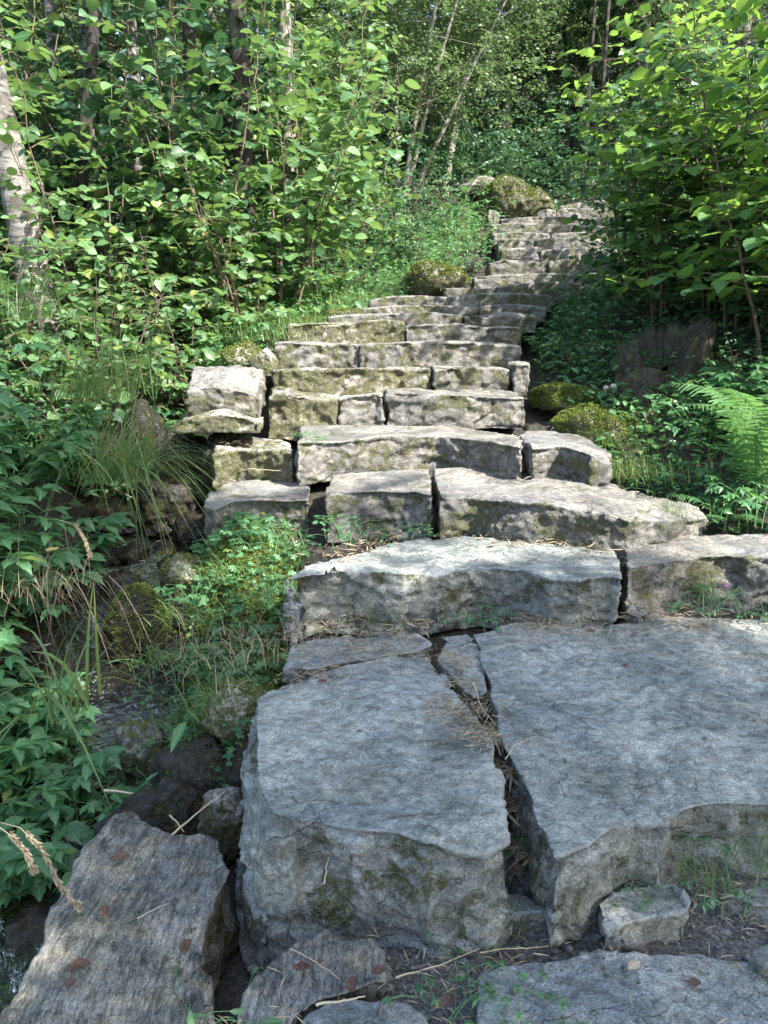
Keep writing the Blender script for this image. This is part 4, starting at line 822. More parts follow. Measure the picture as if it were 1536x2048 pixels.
# ---- raspberry thicket left of upper steps, fine leaves
RB = [grow(130, 1.0, 9, .5, .055, T_SERR, dens=16, bl=.3, gap=.6, low=.1, r0=.005, twiglen=.12), grow(131, .75, 9, .5, .05, T_SERR, dens=18, bl=.28, gap=.6, low=.05, r0=.004, twiglen=.1)]
rp = [('bramble bush above the dome-shaped mossy boulder', .25, 9.6, 0, 1.1), ('bramble bush left of the big mossy boulder', .9, 11.4, 0, 1.1), ('bramble bush left of the twelfth step', .55, 9.0, 1, .85), ('bramble bush under the fan-shaped tree', .3, 11.6, 0, 1.2), ('bramble bush left of the thirteenth step', .95, 9.7, 1, 1.0), ('bramble bush left of the sixteenth step', 1.1, 10.6, 1, 1.0), ('bramble bush behind the left end of the tenth step', -.35, 8.7, 1, .9),
      ('bluish bramble bush right of the big mossy boulder', 3.1, 13.0, 0, 1.2), ('bramble bush above the pale topmost rock', 4.0, 13.2, 0, 1.1), ('bramble bush behind the big mossy boulder', 2.0, 13.6, 0, 1.2), ('bramble bush left of the dome-shaped boulder', -.35, 9.7, 0, 1.), ('bramble bush at the right of the thirteenth step', 2.62, 8.95, 1, .9), ('bramble bush at the right of the fifteenth step', 2.85, 9.9, 1, .9), ('bramble bush at the right of the seventeenth step', 3.1, 10.7, 1, .9), ('bramble bush right above the dim mossy hump', 1.75, 6.3, 1, .5), ('low bramble left of the stump', 1.55, 6.5, 1, .5), ('bramble bush behind the bright fern', 2.4, 5.3, 1, .7), ('bramble bush right at the foot of the stump', 2.3, 5.7, 1, .5), ('bramble bush at the left of the dome-shaped boulder', .12, 8.5, 1, .45), ('bramble bush at the left foot of the big mossy boulder', 1.3, 11.9, 1, .7), ('bramble bush at the right of the tenth step', 1.75, 7.7, 1, .7), ('low bramble right of the eighth step', 1.75, 6.9, 1, .55)]
for i, (lb, x, y, k, sc) in enumerate(rp): put_shrub(RB[k], lb, x, y, i * 1.3, sc, 'dark' if i % 3 == 0 else 'herb', 'bramble bushes beside the upper steps', name='bramble_bush', cat='bush')
# ---- leafy herbs of the left bank
HE = [herb(140, 30, .62, .15, T_SERR, 5, .6), herb(141, 22, .5, .10, T_SERR, 3, .6), herb(142, 16, .3, .07, T_SERR, 5, .6), herb(143, 14, .2, .055, T_LOBE, 1, .6), herb(144, 10, .16, .10, T_LANCE, 1, .8, 1), herb(145, 12, .14, .035, T_SERR, 3, .6), herb(146, 9, .13, .085, T_LOBE, 1, .7, 2)]
lp = [('tall ground elder with broad leaves at the left edge of the bank', -1.95, 3.75, 0, 1.0), ('ground elder below the low alder bush', -2.15, 4.4, 0, 1.05), ('ground elder hanging over the pool', -1.95, 4.1, 1, .9), ('ground elder at the left edge level with the hollow', -2.3, 3.9, 0, 1.1), ('ground elder behind the hanging grass', -2.3, 5.0, 1, 1.2), ('ground elder under the alder bush over the hollow', -1.95, 5.3, 1, 1.0),
      ('broad-leaved plant at the rim of the bank above the dark pool', -1.75, 3.9, 0, .95), ('broad-leaved plant left of the hanging grass', -2.5, 4.6, 0, 1.2), ('broad-leaved plant halfway up the left edge', -2.2, 3.5, 0, 1.15), ('ground elder between hanging grass and hollow', -2.2, 5.0, 0, .95), ('ground elder low at the left edge above the stream', -1.75, 3.0, 0, .8), ('ground elder low on the left bank above the dry roots', -1.72, 3.3, 2, 1.0), ('big-leaved plant leaning over the lower stream', -1.18, 2.55, 0, .72), ('big-leaved plant at the left edge above the grass head', -1.42, 2.75, 0, .7), ('bright plant beside the foot of the waterfall', -1.5, 3.1, 0, .7), ('spreading plant at the left edge over the dark water', -1.45, 2.5, 0, .8), ('leafy plant under the broad grass blades', -1.1, 2.65, 2, .8), ('ground elder in front of the waterfall pool', -1.65, 2.95, 0, .8), ('leafy plant leaning over the stream at the lower left', -1.22, 2.45, 2, 1.0), ('leafy plant at the left edge above the long grass blades', -1.45, 2.6, 2, 1.0), ('leafy plant beside the little waterfall', -1.30, 2.95, 2, .9), ('leafy plant at left edge below the waterfall', -1.5, 2.75, 2, 1.1), ('leafy plant drooping over the dark water at the lower left', -1.3, 2.45, 1, .5), ('leafy plant left of the pale squared block', -1.75, 6.1, 1, 1.), ('leafy plant by the rounded sunlit boulder', -1.35, 6.9, 1, .9)]
for i, (lb, x, y, k, sc) in enumerate(lp): put_herb(HE[k], lb, x, y, i * 1.7, sc, 'herb', 'leafy plants of the left bank', name='ground_elder')
# strip of leafy plants between stream and steps
sp2 = [(-.62,3.95,3,1.1,'lobed-leaf plant under the pale upright stone'),(-.75,4.15,2,.6,'low leafy plant beside the square grey block'),(-.85,3.75,3,1.,'lobed-leaf plant at the brink of the pool'),(-.6,3.55,3,1.,'lobed-leaf plant left of the long block'),(-.72,3.3,3,1.1,'lobed-leaf plant halfway down the leafy strip'),(-.55,3.15,5,1.1,'tiny-leaved plant at the corner of the long block'),(-.8,3.05,4,.9,'broad-leaf plant hanging over the dark boulder'),(-.72,2.82,4,1.1,'plantain drooping at the lower end of the leafy strip'),(-.62,2.9,3,.8,'lobed-leaf plant above the mossy ledge'),(-.9,3.4,5,1.2,'small-leaved plant near the waterfall'),(-.55,4.35,2,.6,'fine-leaved plant left of the square grey block'),(-.48,4.05,3,.75,'lobed-leaf plant before the dark front of the square block'),(-.85,2.95,3,.8,'lobed-leaf plant over the hanging moss')]
for i, (x, y, k, sc, lb) in enumerate(sp2): put_herb(HE[k], lb, x, y, i * 2.1, sc * .72, 'herb', 'small plants on the strip between stream and steps', name='small_plant')
sp3 = [(350,1290,.26,6,1.1,'lobed plant on the brink above the waterfall rocks'),(400,1350,.24,6,1.1,'lobed plant right above the mossy ledge'),(460,1240,.35,6,1.,'round-lobed plant on the strip west of the long block'),(520,1340,.28,6,.8,'lobed plant behind the upper corner of the big block'),(380,1210,.32,4,1.1,'broad-leaf plant beside the low mossy rock'),(430,1440,.1,6,.9,'lobed plant hanging over the dark rocks'),(300,1400,.05,4,1.1,'broad-leaf plant low over the wet rocks'),(480,1100,.42,6,.9,'lobed plant below the pale upright stone'),(340,1390,.12,4,1.0,'pale broad-leaf plant drooping towards the stream'),(385,1430,.12,4,1.1,'broad-leaf rosette hanging over the mossy ledge'),(300,1345,.15,6,.9,'lobed plant at the lower tip of the leafy strip'),(430,1270,.30,6,1.0,'lobed plant in the middle of the leafy strip'),(500,1195,.38,6,1.0,'large lobed plant beside the long block'),(420,1170,.34,6,.9,'lobed plant above the low mossy rock'),(530,1290,.33,6,.7,'round-leaf plant by the needle-strewn flat stone'),(470,1340,.28,4,1.1,'broad single-leaf plant at the upper corner of the big block'),(600,1050,.50,6,.7,'lobed plant at the foot of the square grey block'),(440,1060,.45,6,1.1,'lobed plant in front of the pale upright stone'),(380,1330,.22,6,.9,'lobed plant above the drooping broad leaves'),(545,1130,.44,6,.8,'lobed plant at the back corner of the long block')]
for i, (u, v, z, k, sc, lb) in enumerate(sp3): x, y, _ = Pz(u, v, z); put_herb(HE[k], lb, x, y, i * 1.9, sc, 'herb', 'small plants on the strip between stream and steps', name='small_plant')
# other small plants among stones, placed by their foot in the photograph
for i, (u, v, z, k, sc, lb) in enumerate(((985,1235,.31,5,.75,'small cress-like plant at the foot of the long block'),(700,1080,.50,3,.8,'lobed-leaf plant on the long block below the square block'),(790,1068,.50,5,.7,'tiny plant below the square grey block'),(1400,1218,.32,5,1.1,'feathery weed at the foot of the right-hand grey block'),(1470,1222,.32,5,.9,'weed with a purple flower beside the feathery one'),
        (1050,1670,.12,5,.5,'seedling growing in the gap between the two big stones'),(440,2048,.03,4,.55,'light green seedling at the bottom edge beside the streaked slab'),(915,1975,.04,5,.7,'small lobed weed beside the bottom right paving slab'),(925,2035,.03,5,.8,'weed cluster at the bottom left corner of the paving slab'),(1440,1750,.12,5,.9,'green weed under the widest slab at the right'),(1218,1772,.1,5,.5,'tiny fern-like weed in front of the widest slab'),(1305,1762,.13,5,.35,'clover sprig at the foot of the widest slab'),
        (460,1590,-.1,4,.4,'spindly plant growing out of the gap left of the big block'),(1080,820,.86,4,.9,'broad-leaf plantain at the right end of the fourth step'),(1105,850,.86,5,.8,'little weed beside the bright mossy boulder'),(1150,700,1.2,1,.6,'leafy weed right of the sixth step'),(1210,720,1.15,1,.6,'leafy weed left of the stump'),(1100,670,1.35,1,.6,'leafy weed at the right end of the seventh step'),(1160,650,1.4,1,.7,'leafy weed above the dim mossy hump'),(640,880,.88,3,.5,'single round-leaf sprig on the third step'),
        (1500,820,.8,1,1.,'leafy plant among the ferns at the right edge'),(1400,930,.7,1,.7,'leafy plant under the bright fern'),(1330,960,.66,3,1.,'low leafy weed right of the sloping slab'),(1460,1000,.6,2,.9,'leafy plant at the right edge of the sloping slab'),(1520,1040,.55,2,.9,'leafy plant above the right-hand grey block'),(1250,940,.72,5,1.4,'weed in the sunlit grass by the rounded pale block'),(1480,900,.75,0,.7,'tall leafy plant between the ferns'))):
    x, y, _ = Pz(u, v, z) if z < 1.3 else Py(u, v, 6.6)
    if v < 760: x, y, _ = Py(u, v, 6.4 + (760 - v) * .006)
    put_herb(HE[k], lb, x, y, i * 1.1, sc, 'herb', 'weeds among the stones', z=z if v > 1000 or u < 700 else None, name='weed')
p = Pz(1452, 1172, .43); o = empty('flower', p); tag(o, 'tiny purple flower before the right-hand grey block', 'flower'); fm = newmat('purple_petal')[0]; fm.node_tree.nodes['Principled BSDF'].inputs['Base Color'].default_value = (.35, .08, .40, 1)
link('petals', leaves('petals', T_OVAL, [(0, 0, 0)] * 5, [(math.cos(k * 1.257), math.sin(k * 1.257) - .4, .3) for k in range(5)], [(0, -.8, 1)] * 5, .011, np.random.default_rng(1)), fm, o)
link('stem', tubes('stem', [([(0, 0, 0), (.004, .01, -.06), (0, .02, -.13)], .0012)], 4), M['herb'], o)
# ---- ferns
fern('bright fern fanning up at the right edge in sunlight', 2.06, 4.35, 8, .76, 1, (1.15, 1.5), .5)
fern('smaller bright fern in front at the right', 1.88, 4.3, 6, .36, 2, (.6, 1.1))
fern('large fern cut off by the right edge', 2.35, 4.75, 10, .85, 3, (.8, 1.3))
fern('little fern drooping beside the pale squared block', -1.38, 5.6, 7, .28, 4, (.2, .9))
fern('fern on the bank above the pale squared block', -1.5, 6.4, 8, .38, 5, (.5, 1.1))
fern('fern right of the topmost mossy boulder', 2.6, 12.8, 8, .55, 6, (.6, 1.2))
fern('dark fern behind the mossy boulders under the trees', 1.1, 12.8, 8, .6, 7, (.6, 1.2))
fern('fern at the right edge above the grey block', 2.35, 4.0, 7, .4, 8, (.3, 1.))
fern('pale fern beside the left ends of the middle steps', .75, 9.2, 8, .42, 9, (.5, 1.2))
# ---- grasses
def tuft(label, u, v, z, n, L, w=.004, rad=.03, lean=1., droop=1., bias=(0, 0), seed=0, mat='grass', name='grass_tuft', Y=None):
    p = Pz(u, v, z) if Y is None else Py(u, v, Y); rng = np.random.default_rng(seed + 500)
    return tag(link(name, blades(name, n, [(0, 0, 0)], rad, L, w, rng, lean, droop, bias), M[mat], loc=p), label, 'grass tuft')
tuft('long grass hanging over the pool from the left bank', 240, 960, .5, 260, .75, .006, .10, 1.1, 1.5, (.35, -.25), 1, Y=4.3)
tuft('long grass standing on the left bank above the hanging tuft', 200, 800, .8, 200, .65, .005, .14, .9, 1.1, (.2, -.1), 2, Y=4.7)
tuft('broad grass blades drooping over the lower stream', 135, 1420, .1, 26, .52, .011, .05, 1.0, 1.7, (.1, -.25), 3, Y=2.25)
tuft('thin grass at the left edge with pale dry heads', 60, 640, 1.1, 120, .55, .004, .1, 1., 1.3, (.3, 0), 4, Y=4.6)
tuft('green grass tuft under the front of the widest slab', 1415, 1765, .12, 70, .12, .0035, .035, 1., 1.1, seed=5)
tuft('grass tuft at the right edge below the widest slab', 1530, 1730, .14, 60, .18, .003, .05, 1., 1.1, seed=6)
tuft('pale grass tuft on the gravel below the big block', 985, 1850, .03, 60, .13, .003, .05, 1.1, 1.2, seed=7)
tuft('small grass tuft sprouting left of the thin wedge stone', 950, 1800, .05, 22, .13, .003, .03, 1., 1.2, seed=8)
tuft('thin grass along the foot of the long block', 740, 1262, .29, 50, .17, .0025, .12, .9, 1.2, seed=9)
tuft('bright grass on the right end of the sloping slab', 1320, 1040, .60, 160, .16, .003, .10, 1., 1.1, seed=10)
tuft('sunlit grass beside the rounded pale block', 1270, 950, .70, 340, .20, .003, .16, .9, 1.1, seed=11)
tuft('yellow-green grass in front of the bright mossy boulder', 1220, 890, .8, 220, .17, .003, .12, .9, 1.1, seed=12)
tuft('tall grass in the middle of the leafy strip', 540, 1200, .40, 50, .30, .003, .05, .5, .8, seed=13)
tuft('dry tangled grass on the leafy strip', 470, 1310, .33, 200, .17, .0022, .14, 1.4, 1.3, seed=14, mat='straw')
tuft('sunny grass at the left of the eighth step', 620, 660, 1.4, 320, .25, .004, .22, .8, 1., seed=15, Y=7.2)
tuft('sunny grass behind the rounded boulder', 520, 680, 1.4, 260, .28, .004, .22, .8, 1., seed=16, Y=6.9)
tuft('grass beside the left end of the tenth step', 700, 610, 1.5, 200, .28, .004, .2, .8, 1., seed=17, Y=8.)
tuft('bare dry roots hanging from the left bank', 90, 1180, .3, 90, .45, .003, .12, 1., 2.2, (.3, -.3), 18, 'straw', Y=3.5)
tuft('dead pale grass arching over the hollow', 220, 900, .6, 45, .5, .002, .06, 1.1, 1.2, (.6, -.2), 19, 'straw', Y=4.6)
for i, (u, v, z, n_, L_, lb) in enumerate(((330,1330,.2,90,.2,'grass spilling over the stream at the tip of the leafy strip'),(400,1240,.32,110,.2,'grass spilling down beside the dark boulder'),(470,1150,.38,120,.18,'short grass on the crest of the leafy strip'),(560,1080,.45,110,.16,'short grass near the square grey block'),(440,1400,.2,80,.17,'grass above the mossy ledge'),(350,1450,.05,60,.16,'thin grass hanging under the leafy strip'),(600,1010,.5,90,.15,'grass behind the long block'))):
    tuft(lb, u, v, z, n_, L_, .0035, .07, 1.1, 1.4, (-.25, -.2), seed=40 + i)
def seedhead(label, pts, Y0):
    P = [Py(u, v, Y0 + i * -.03) for i, (u, v) in enumerate(pts)]; P = np.array(P); t = np.linspace(0, 1, 40); k = np.linspace(0, 1, len(P)); Q = np.stack([np.interp(t, k, P[:, i]) for i in range(3)], -1)
    o = empty('grass_seedhead', tuple(P[0])); tag(o, label, 'grass head'); Q = Q - P[0]; link('stalk', tubes('stalk', [(Q, .0012)], 4), M['straw'], o)
    rng = np.random.default_rng(4); i = rng.integers(12, 40, 260); tg = np.gradient(Q, axis=0)[i]; tg /= np.linalg.norm(tg, axis=1)[:, None]
    link('seeds', leaves('seeds', T_LANCE, Q[i] + rng.normal(0, .0025, (260, 3)), tg + rng.normal(0, .3, (260, 3)), rng.normal(0, 1, (260, 3)), .016, rng), M['straw'], o)
seedhead('dry straw-coloured grass head arching over the corner slab', [(-20,1640),(40,1655),(85,1700),(120,1770),(158,1815)], 1.9)
seedhead('short dry grass head hanging left of the longer one', [(-20,1640),(20,1670),(50,1700),(68,1740)], 1.88)
seedhead('pale nodding grass head by the dark hollow', [(120,1040),(150,1050),(170,1080),(180,1110)], 3.4)
seedhead('drooping grass head at the left edge below the birch', [(20,640),(50,590),(75,600),(82,650)], 3.9)

# ---- ground cover by scatter
def scatter(n, xr_, yr_, cond, seed):
    rng = np.random.default_rng(seed); x = rng.uniform(*xr_, n); y = rng.uniform(*yr_, n); k = cond(x, y); x = x[k]; y = y[k]; return np.stack([x, y, terrain(x, y)], -1), rng
on_steps = lambda x, y: (x > np.interp(y, XLy, XL) - .02) & (x < np.interp(y, XRy, XR) + .02) & (y < 12.2)
stream = lambda x, y: np.abs(x - np.interp(y, XSy, XS)) < .42
hollow = lambda x, y: (x > -2.3) & (x < -.7) & (y > 4.3) & (y < 5.9)
def cover(name, label, n, xr_, yr_, cond, tmpl, size, mat, seed, up=.03, cat='ground cover'):
    p, rng = scatter(n, xr_, yr_, cond, seed); m = len(p); p[:, 2] += rng.uniform(0, up, m); a = rng.uniform(0, 2 * PI, m)
    me = leaves(name, tmpl, p, np.stack([np.cos(a), np.sin(a), rng.normal(.2, .35, m)], -1), rng.normal(0, .35, (m, 3)) + [0, 0, 1], size * rng.uniform(.5, 1.2, m), rng)
    tag(link(name, me, M[mat]), label, cat, kind='stuff')
strip = lambda x, y: (x > -1.12) & (x < -.42 - .22 * (y > 4.1)) & ~((y < 2.75) & (x > -2))
cover('ground_cover', 'small leaves covering the strip between stream and steps', 2200, (-1.2, -.4), (2.55, 4.7), lambda x, y: (x > -1.2) & (x < -.42 - .22 * (y > 4.1)), T_LOBE, .045, 'herb', 201, .08)
cover('moss', 'yellow-green moss on the strip between stream and steps', 34000, (-1.15, -.4), (2.65, 4.8), strip, T_TINY, .022, 'moss', 202, .02, 'moss')
cover('ground_cover', 'low leaves covering the left bank', 26000, (-4.5, -1.2), (2.8, 11), lambda x, y: ~on_steps(x, y) & ~stream(x, y) & (x < np.interp(y, XSy, XS)) & ~hollow(x, y), T_SERR, .07, 'herb', 203, .22)
cover('ground_cover', 'low leaves covering the ground beside the steps', 22000, (-1.8, 1.5), (5.6, 12.5), lambda x, y: ~on_steps(x, y) & ~stream(x, y) & (x < np.interp(y, XLy, XL)) & ~hollow(x, y), T_SERR, .07, 'herb', 204, .2)
cover('ground_cover', 'low leaves covering the right bank', 26000, (1.1, 5), (3.5, 12.5), lambda x, y: ~on_steps(x, y) & (x > np.interp(y, XRy, XR)), T_SERR, .075, 'herb', 205, .2)
p, rng = scatter(3000, (-1.05, -.42), (2.8, 4.7), strip, 206); tag(link('grass', blades('grass', 6000, p, .01, .09, .0024, rng, 1.4, 1.3), M['grass']), 'fine grass growing through the leafy strip', 'grass', kind='stuff')
p, rng = scatter(4000, (1.1, 3.2), (3.9, 6), lambda x, y: ~on_steps(x, y) & (x > np.interp(y, XRy, XR)), 207); tag(link('grass', blades('grass', 3500, p, .02, .15, .003, rng, 1., 1.1), M['grass']), 'sunlit grass along the right edge of the steps', 'grass', kind='stuff')
p, rng = scatter(6000, (-1.7, .6), (6.2, 9.5), lambda x, y: ~on_steps(x, y) & ~stream(x, y) & (x > np.interp(y, XLy, XL) - .8), 208); tag(link('grass', blades('grass', 4500, p, .02, .22, .004, rng, .9, 1.), M['grass']), 'grass along the left edge of the upper steps', 'grass', kind='stuff')

# ---- needles, straw, gravel
def litter(name, label, pts, n, seed, L=(.010, .045), w=.0016, mat='straw', zoff=.006):
    """dry needles lying along a band given by (u,v,z,radius)"""
    rng = np.random.default_rng(seed); P = []; 
    for (u, v, z, r, k) in pts:
        c = np.array(Pz(u, v, z)); q = c + np.stack([rng.normal(0, r * 1.25, k), rng.normal(0, r * 1.25, k), rng.uniform(0, .012, k) + zoff], -1); P.append(q)
    P = np.concatenate(P); m = len(P); a = rng.uniform(0, 2 * PI, m)
    me = leaves(name, T_LANCE, P, np.stack([np.cos(a), np.sin(a), rng.normal(0, .08, m)], -1), rng.normal(0, .4, (m, 3)) + [0, 0, 1], rng.uniform(*L, m), rng, wid=.25)
    tag(link(name, me, M[mat]), label, 'litter', kind='stuff')
litter('needle_litter', 'dry needles and straw behind the big block', [(640,1345,.30,.06,150),(720,1300,.30,.08,260),(800,1300,.30,.06,160),(640,1270,.30,.08,180),(900,1320,.3,.035,120),(930,1430,.31,.045,230),(880,1420,.31,.04,90),(965,1480,.31,.03,160),(920,1370,.3,.03,80)], 0, 301)
litter('needle_litter', 'dry straw filling the gap between the two big stones', [(990,1470,.26,.02,70),(1010,1540,.22,.02,80),(1025,1610,.16,.02,80),(1045,1700,.08,.025,90),(985,1400,.24,.015,50)], 0, 302, (.04, .13), .002)
litter('needle_litter', 'dry grass bits on the gravel at the foot of the steps', [(850,1900,.02,.10,90),(1000,1870,.03,.08,70),(1300,1880,.05,.16,60),(1500,1860,.08,.12,60),(880,2000,.03,.06,60),(560,2000,.05,.05,16),(1430,1800,.1,.08,60)], 0, 303, (.012, .05))
litter('needle_litter', 'dry grass strands along the feet of the lower steps', [(1330,1245,.31,.07,120),(1420,1248,.31,.08,120),(1080,1245,.31,.05,110),(1180,1250,.31,.06,50),(650,1255,.29,.08,80),(820,1255,.29,.06,70),(1000,1085,.51,.12,90),(1150,1090,.51,.06,60),(700,1110,.50,.08,100),(760,1085,.50,.06,80),(1130,955,.71,.1,60),(480,885,.81,.06,60)], 0, 304, (.02, .07))
litter('leaf_litter', 'crumbled brown leaves and soil crumbs in the joints between the stones', [(940,1430,.31,.06,240),(700,1310,.30,.12,260),(900,1340,.31,.05,140),(1020,1600,.2,.03,90),(850,1900,.03,.15,120),(1350,1880,.06,.2,120),(900,1990,.03,.05,60),(870,1890,.02,.07,50),(560,1110,.45,.10,60),(590,1290,.3,.06,50),(1060,1248,.31,.05,26),(760,1095,.5,.05,30),(1250,1050,.6,.04,20)], 0, 305, (.010, .03), mat='deadleaf')
rng = np.random.default_rng(310); n = 2600; x = rng.uniform(-.25, 1.5, n); y = rng.uniform(1.15, 2.15, n); z = terrain(x, y); s = rng.exponential(.0035, n) + .0022
base = np.array([(1,0,0),(-1,0,0),(0,1,0),(0,-1,0),(0,0,1),(0,0,-1)], float); fo = [(0,2,4),(2,1,4),(1,3,4),(3,0,4),(2,0,5),(1,2,5),(3,1,5),(0,3,5)]
V = (np.stack([x, y, z + s * .3], -1)[:, None] + base[None] * rng.uniform(.5, 1.2, (n, 6, 1)) * s[:, None, None] * np.array([1.2, 1.1, .7])).reshape(-1, 3)
Lq = (np.array(fo)[None] + np.arange(n)[:, None, None] * 6).ravel()
tag(link('gravel', mk('gravel', V, (Lq, np.arange(n * 8) * 3, np.full(n * 8, 3)), smooth=False), M['slab']), 'small gravel on the trodden earth at the foot of the steps', 'gravel', kind='stuff')
rng = np.random.default_rng(311); n = 420; uu = rng.uniform(1000, 1536, n); vv = 1240 + rng.uniform(0, 1, n) ** 1.6 * 380; q = np.array([Pz(a_, b_, .309) for a_, b_ in zip(uu, vv)]); q2 = np.array([Pz(a_, b_, .309) for a_, b_ in zip(rng.uniform(540, 960, 160), rng.uniform(1340, 1600, 160))]); q3 = np.array([Pz(a_, b_, .066) for a_, b_ in zip(rng.uniform(960, 1536, 260), rng.uniform(1915, 2048, 260))]); q = np.concatenate([q, q2, q3]); n = len(q); s = rng.exponential(.0016, n) + .001
V = (q[:, None] + base[None] * rng.uniform(.5, 1.2, (n, 6, 1)) * s[:, None, None] * np.array([1.4, 1, .5])).reshape(-1, 3); Lq = (np.array(fo)[None] + np.arange(n)[:, None, None] * 6).ravel()
tag(link('grit', mk('grit', V, (Lq, np.arange(n * 8) * 3, np.full(n * 8, 3)), smooth=False), M['stream']), 'dark grit scattered over the big slabs', 'grit', kind='stuff')
for i, (u, v, s, lb) in enumerate(((1140,1858,.012,'pebble left of the small tilted stone'),(1230,1880,.014,'pebble below the small tilted stone'),(1040,1830,.013,'pebble on the gravel below the thin wedge stone'),(1450,1870,.013,'pebble at the right of the trodden earth'),(1280,1960,.010,'pebble on the paving slab beside the tan leaf'),(1395,1930,.012,'pebble on the paving slab at the right'),(1510,1440,.008,'tiny pebble at the right of the widest slab'),(1410,1480,.009,'dark pebble on the widest slab'))):
    zz = .06 if v < 1900 else .075
    if v < 1600: zz = .315
    boulder('pebble', lb, Pz(u, v, zz), (s, s * .8, s * .6), 'slab', 'pebble', 'pebbles on the stones', sub=3, rz=i)
# ---- single fallen leaves
def dead_leaf(label, u, v, z, size, rz, curl=.6, mat='deadleaf', tmpl=T_ROUND):
    p = Pz(u, v, z); r2 = np.random.default_rng(int(u)); V = []; at = []; Ft = []
    for i in range(13):
        x = i / 12; hw = (.40 + .07 * math.sin(i * 2.3)) * math.sin(PI * min(1, x * .93 + .05)) ** .7 if tmpl is T_ROUND else (np.interp(x, [0, .3, .55, .75, 1], [.02, .36, .3, .33, .02]) if tmpl is T_LOBE else .3 * math.sin(PI * (x * .94 + .03)))
        for j in range(9): q = (j - 4) / 4; V.append((x - .5, hw * q, 0)); at.append((x, hw * q, .1 + .8 * r2.random()))
    for i in range(12):
        for j in range(8): Ft.append((i * 9 + j, i * 9 + j + 1, i * 9 + j + 10, i * 9 + j + 9))
    V = np.array(V); at = np.array(at); xx, yy = V[:, 0].copy(), V[:, 1].copy(); k = curl * 2.6
    th = yy * k; V[:, 1] = np.sin(th) / k; V[:, 2] = (1 - np.cos(th)) / k + .25 * curl * xx ** 2 + .12 * curl * gn(np.stack([xx * 5, yy * 5, xx * 0 + u], -1), 3); V[:, 1] += .08 * curl * gn(np.stack([xx * 4, yy * 4, xx * 0 + v], -1), 5)
    V *= size; c, s_ = math.cos(rz), math.sin(rz)
    V = V @ np.array([[c, s_, 0], [-s_, c, 0], [0, 0, 1]]); V[:, 2] -= V[:, 2].min() - .002
    o = tag(link('fallen_leaf', mk('fallen_leaf', V, Ft, attr=at), M[mat], loc=p), label, 'leaf', 'dry leaves lying on the stones')
    md = o.modifiers.new('thick', 'SOLIDIFY'); md.thickness = .0008; sb = o.modifiers.new('sub', 'SUBSURF'); sb.levels = sb.render_levels = 1
for i, a_ in enumerate([('broad curled brown leaf on the upper end of the streaked slab',240,1718,.05,.058,.3,.5),('crumpled dark leaf in the middle of the streaked slab',210,1830,.05,.045,1.9,1.3),('narrow folded brown leaf on the right of the streaked slab',373,1898,.05,.05,1.5,1.4),('rolled reddish leaf on the lower left of the streaked slab',158,1938,.05,.055,.5,1.6),('small brown leaf below the rolled reddish one',142,1970,.05,.035,1.4,.9),
        ('small chip of leaf above the crumpled dark leaf',232,1805,.05,.02,.9,.6),('reddish rolled leaf on the rough pale stone',605,1942,.06,.045,.1,1.6),('brown leaf at the right end of the rough pale stone',758,1945,.05,.04,.4,.7),('dark curled leaf on the bottom flat stone',705,1975,.05,.045,1.2,1.4),('little red-brown leaf on the top edge of the rough pale stone',640,1925,.06,.02,.3,.9),
        ('brown leaf at the back edge of the big block',645,1365,.32,.035,.4,.7),('reddish curled leaf at the back of the widest slab',1182,1266,.32,.04,.2,1.2),('leaf crumpled on the middle of the widest slab',1250,1334,.32,.03,.8,1.),('brown leaf on the long block',988,1088,.515,.035,.2,.8),('dark thin leaf on the right of the long block',1180,1097,.515,.04,.0,1.4),
        ('brown leaf on the grass of the leafy strip',588,1062,.50,.05,.9,.9),('pale brown leaf above the wedge stone',1065,1242,.33,.05,.4,.9),('brown leaf standing in the gap between the big stones',1035,1745,.10,.05,1.6,1.2),('brown leaf beside the plantain on the fourth step',1087,838,.88,.06,1.2,1.),('faded leaf at the right of the paving slab',1390,1968,.07,.03,.2,.5),('brown leaf in the weeds below the gravel',890,2010,.05,.04,1.,.9)]):
    dead_leaf(*a_)
dead_leaf('flat pale tan leaf on the bottom right paving slab', 1268, 1932, .075, .042, .6, .15, 'tanleaf', T_OVAL)
dead_leaf('yellow leaf hanging among the plants at the lower left', 165, 1378, .12, .055, 1.5, .5, 'yellowleaf')
dead_leaf('yellow-green lobed leaf at the rim of the left bank', 105, 1100, .5, .08, 1.2, .4, 'yellowleaf', T_LOBE)
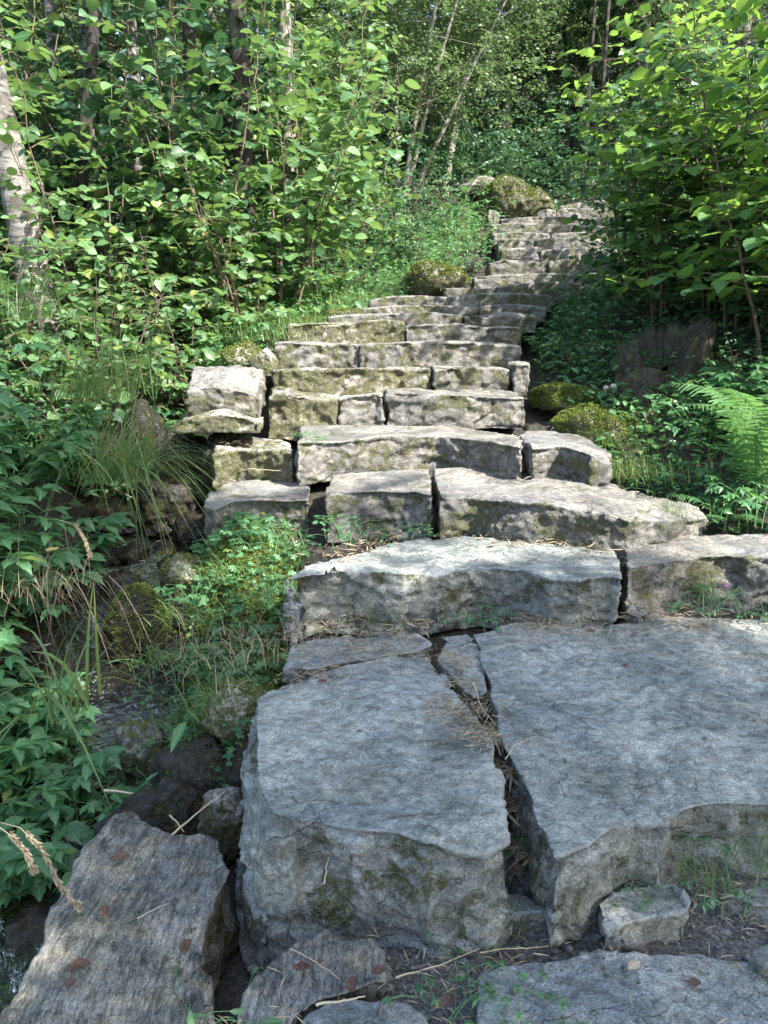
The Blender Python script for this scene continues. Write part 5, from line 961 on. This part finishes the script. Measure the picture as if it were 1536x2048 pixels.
# ---- twigs
def twig(label, pts, r=.002, seed=0, mat='straw'):
    P = np.array([Pz(*p) for p in pts]); t = np.linspace(0, 1, 16); k = np.linspace(0, 1, len(P)); rng = np.random.default_rng(seed)
    Q = np.stack([np.interp(t, k, P[:, i]) for i in range(3)], -1) + np.cumsum(rng.normal(0, .0012, (16, 3)), 0); c = Q[0].copy()
    tag(link('twig', tubes('twig', [(Q - c, r * (1.2 - .7 * t))], 6), M[mat], loc=tuple(c)), label, 'twig', 'dry twigs and stalks')
twig('thin stalk across the rough pale stone', [(580,1898,.06),(640,1930,.065),(682,1958,.06)], .0012, 1)
twig('pale straight stalk on the bottom flat stone', [(632,2010,.06),(690,2006,.065),(735,1998,.06)], .003, 2)
twig('brown twig near the bottom of the streaked slab', [(345,1972,.06),(360,2010,.06),(372,2046,.06)], .0028, 3, 'twig')
twig('thin bent stalk in the middle of the streaked slab', [(275,1838,.06),(320,1810,.065),(337,1800,.06)], .0012, 4)
twig('long fine stalk running down the streaked slab', [(270,1960,.06),(290,1920,.06),(360,1875,.06)], .0009, 5, 'twig')
twig('long dry stalk on the earth below the big block', [(790,1955,.04),(880,1935,.045),(960,1905,.04)], .002, 6)
twig('dry stalk lying over the gravel to the right of centre', [(960,1905,.045),(1050,1890,.05),(1150,1878,.05)], .0015, 7)
twig('forked twig spanning the gap behind the streaked slab', [(345,1668,.05),(400,1622,.06),(452,1580,.08)], .003, 8)
twig('smaller side twig by the forked one', [(340,1630,.04),(370,1665,.05)], .0025, 9)
twig('crooked root crossing the dark water left of the big block', [(210,1580,-.1),(280,1585,-.09),(318,1580,-.1)], .004, 10)
twig('stalk standing on the front of the big block', [(648,1770,.2),(655,1740,.22),(662,1712,.25)], .0015, 11)
twig('bent straw across the back corner of the widest slab', [(1010,1520,.32),(1030,1490,.325),(1075,1470,.32)], .0012, 12)
twig('long straw lying in the joint beside the widest slab', [(945,1365,.32),(960,1420,.32),(985,1450,.32)], .0018, 13)
twig('arching dead twig reaching over the pool', [(215,970,.5),(290,1008,.42),(340,1010,.42),(400,985,.5)], .003, 14)
twig('dry branch lying on the square stone by the hollow', [(455,950,.62),(500,938,.7),(560,940,.72)], .004, 15)
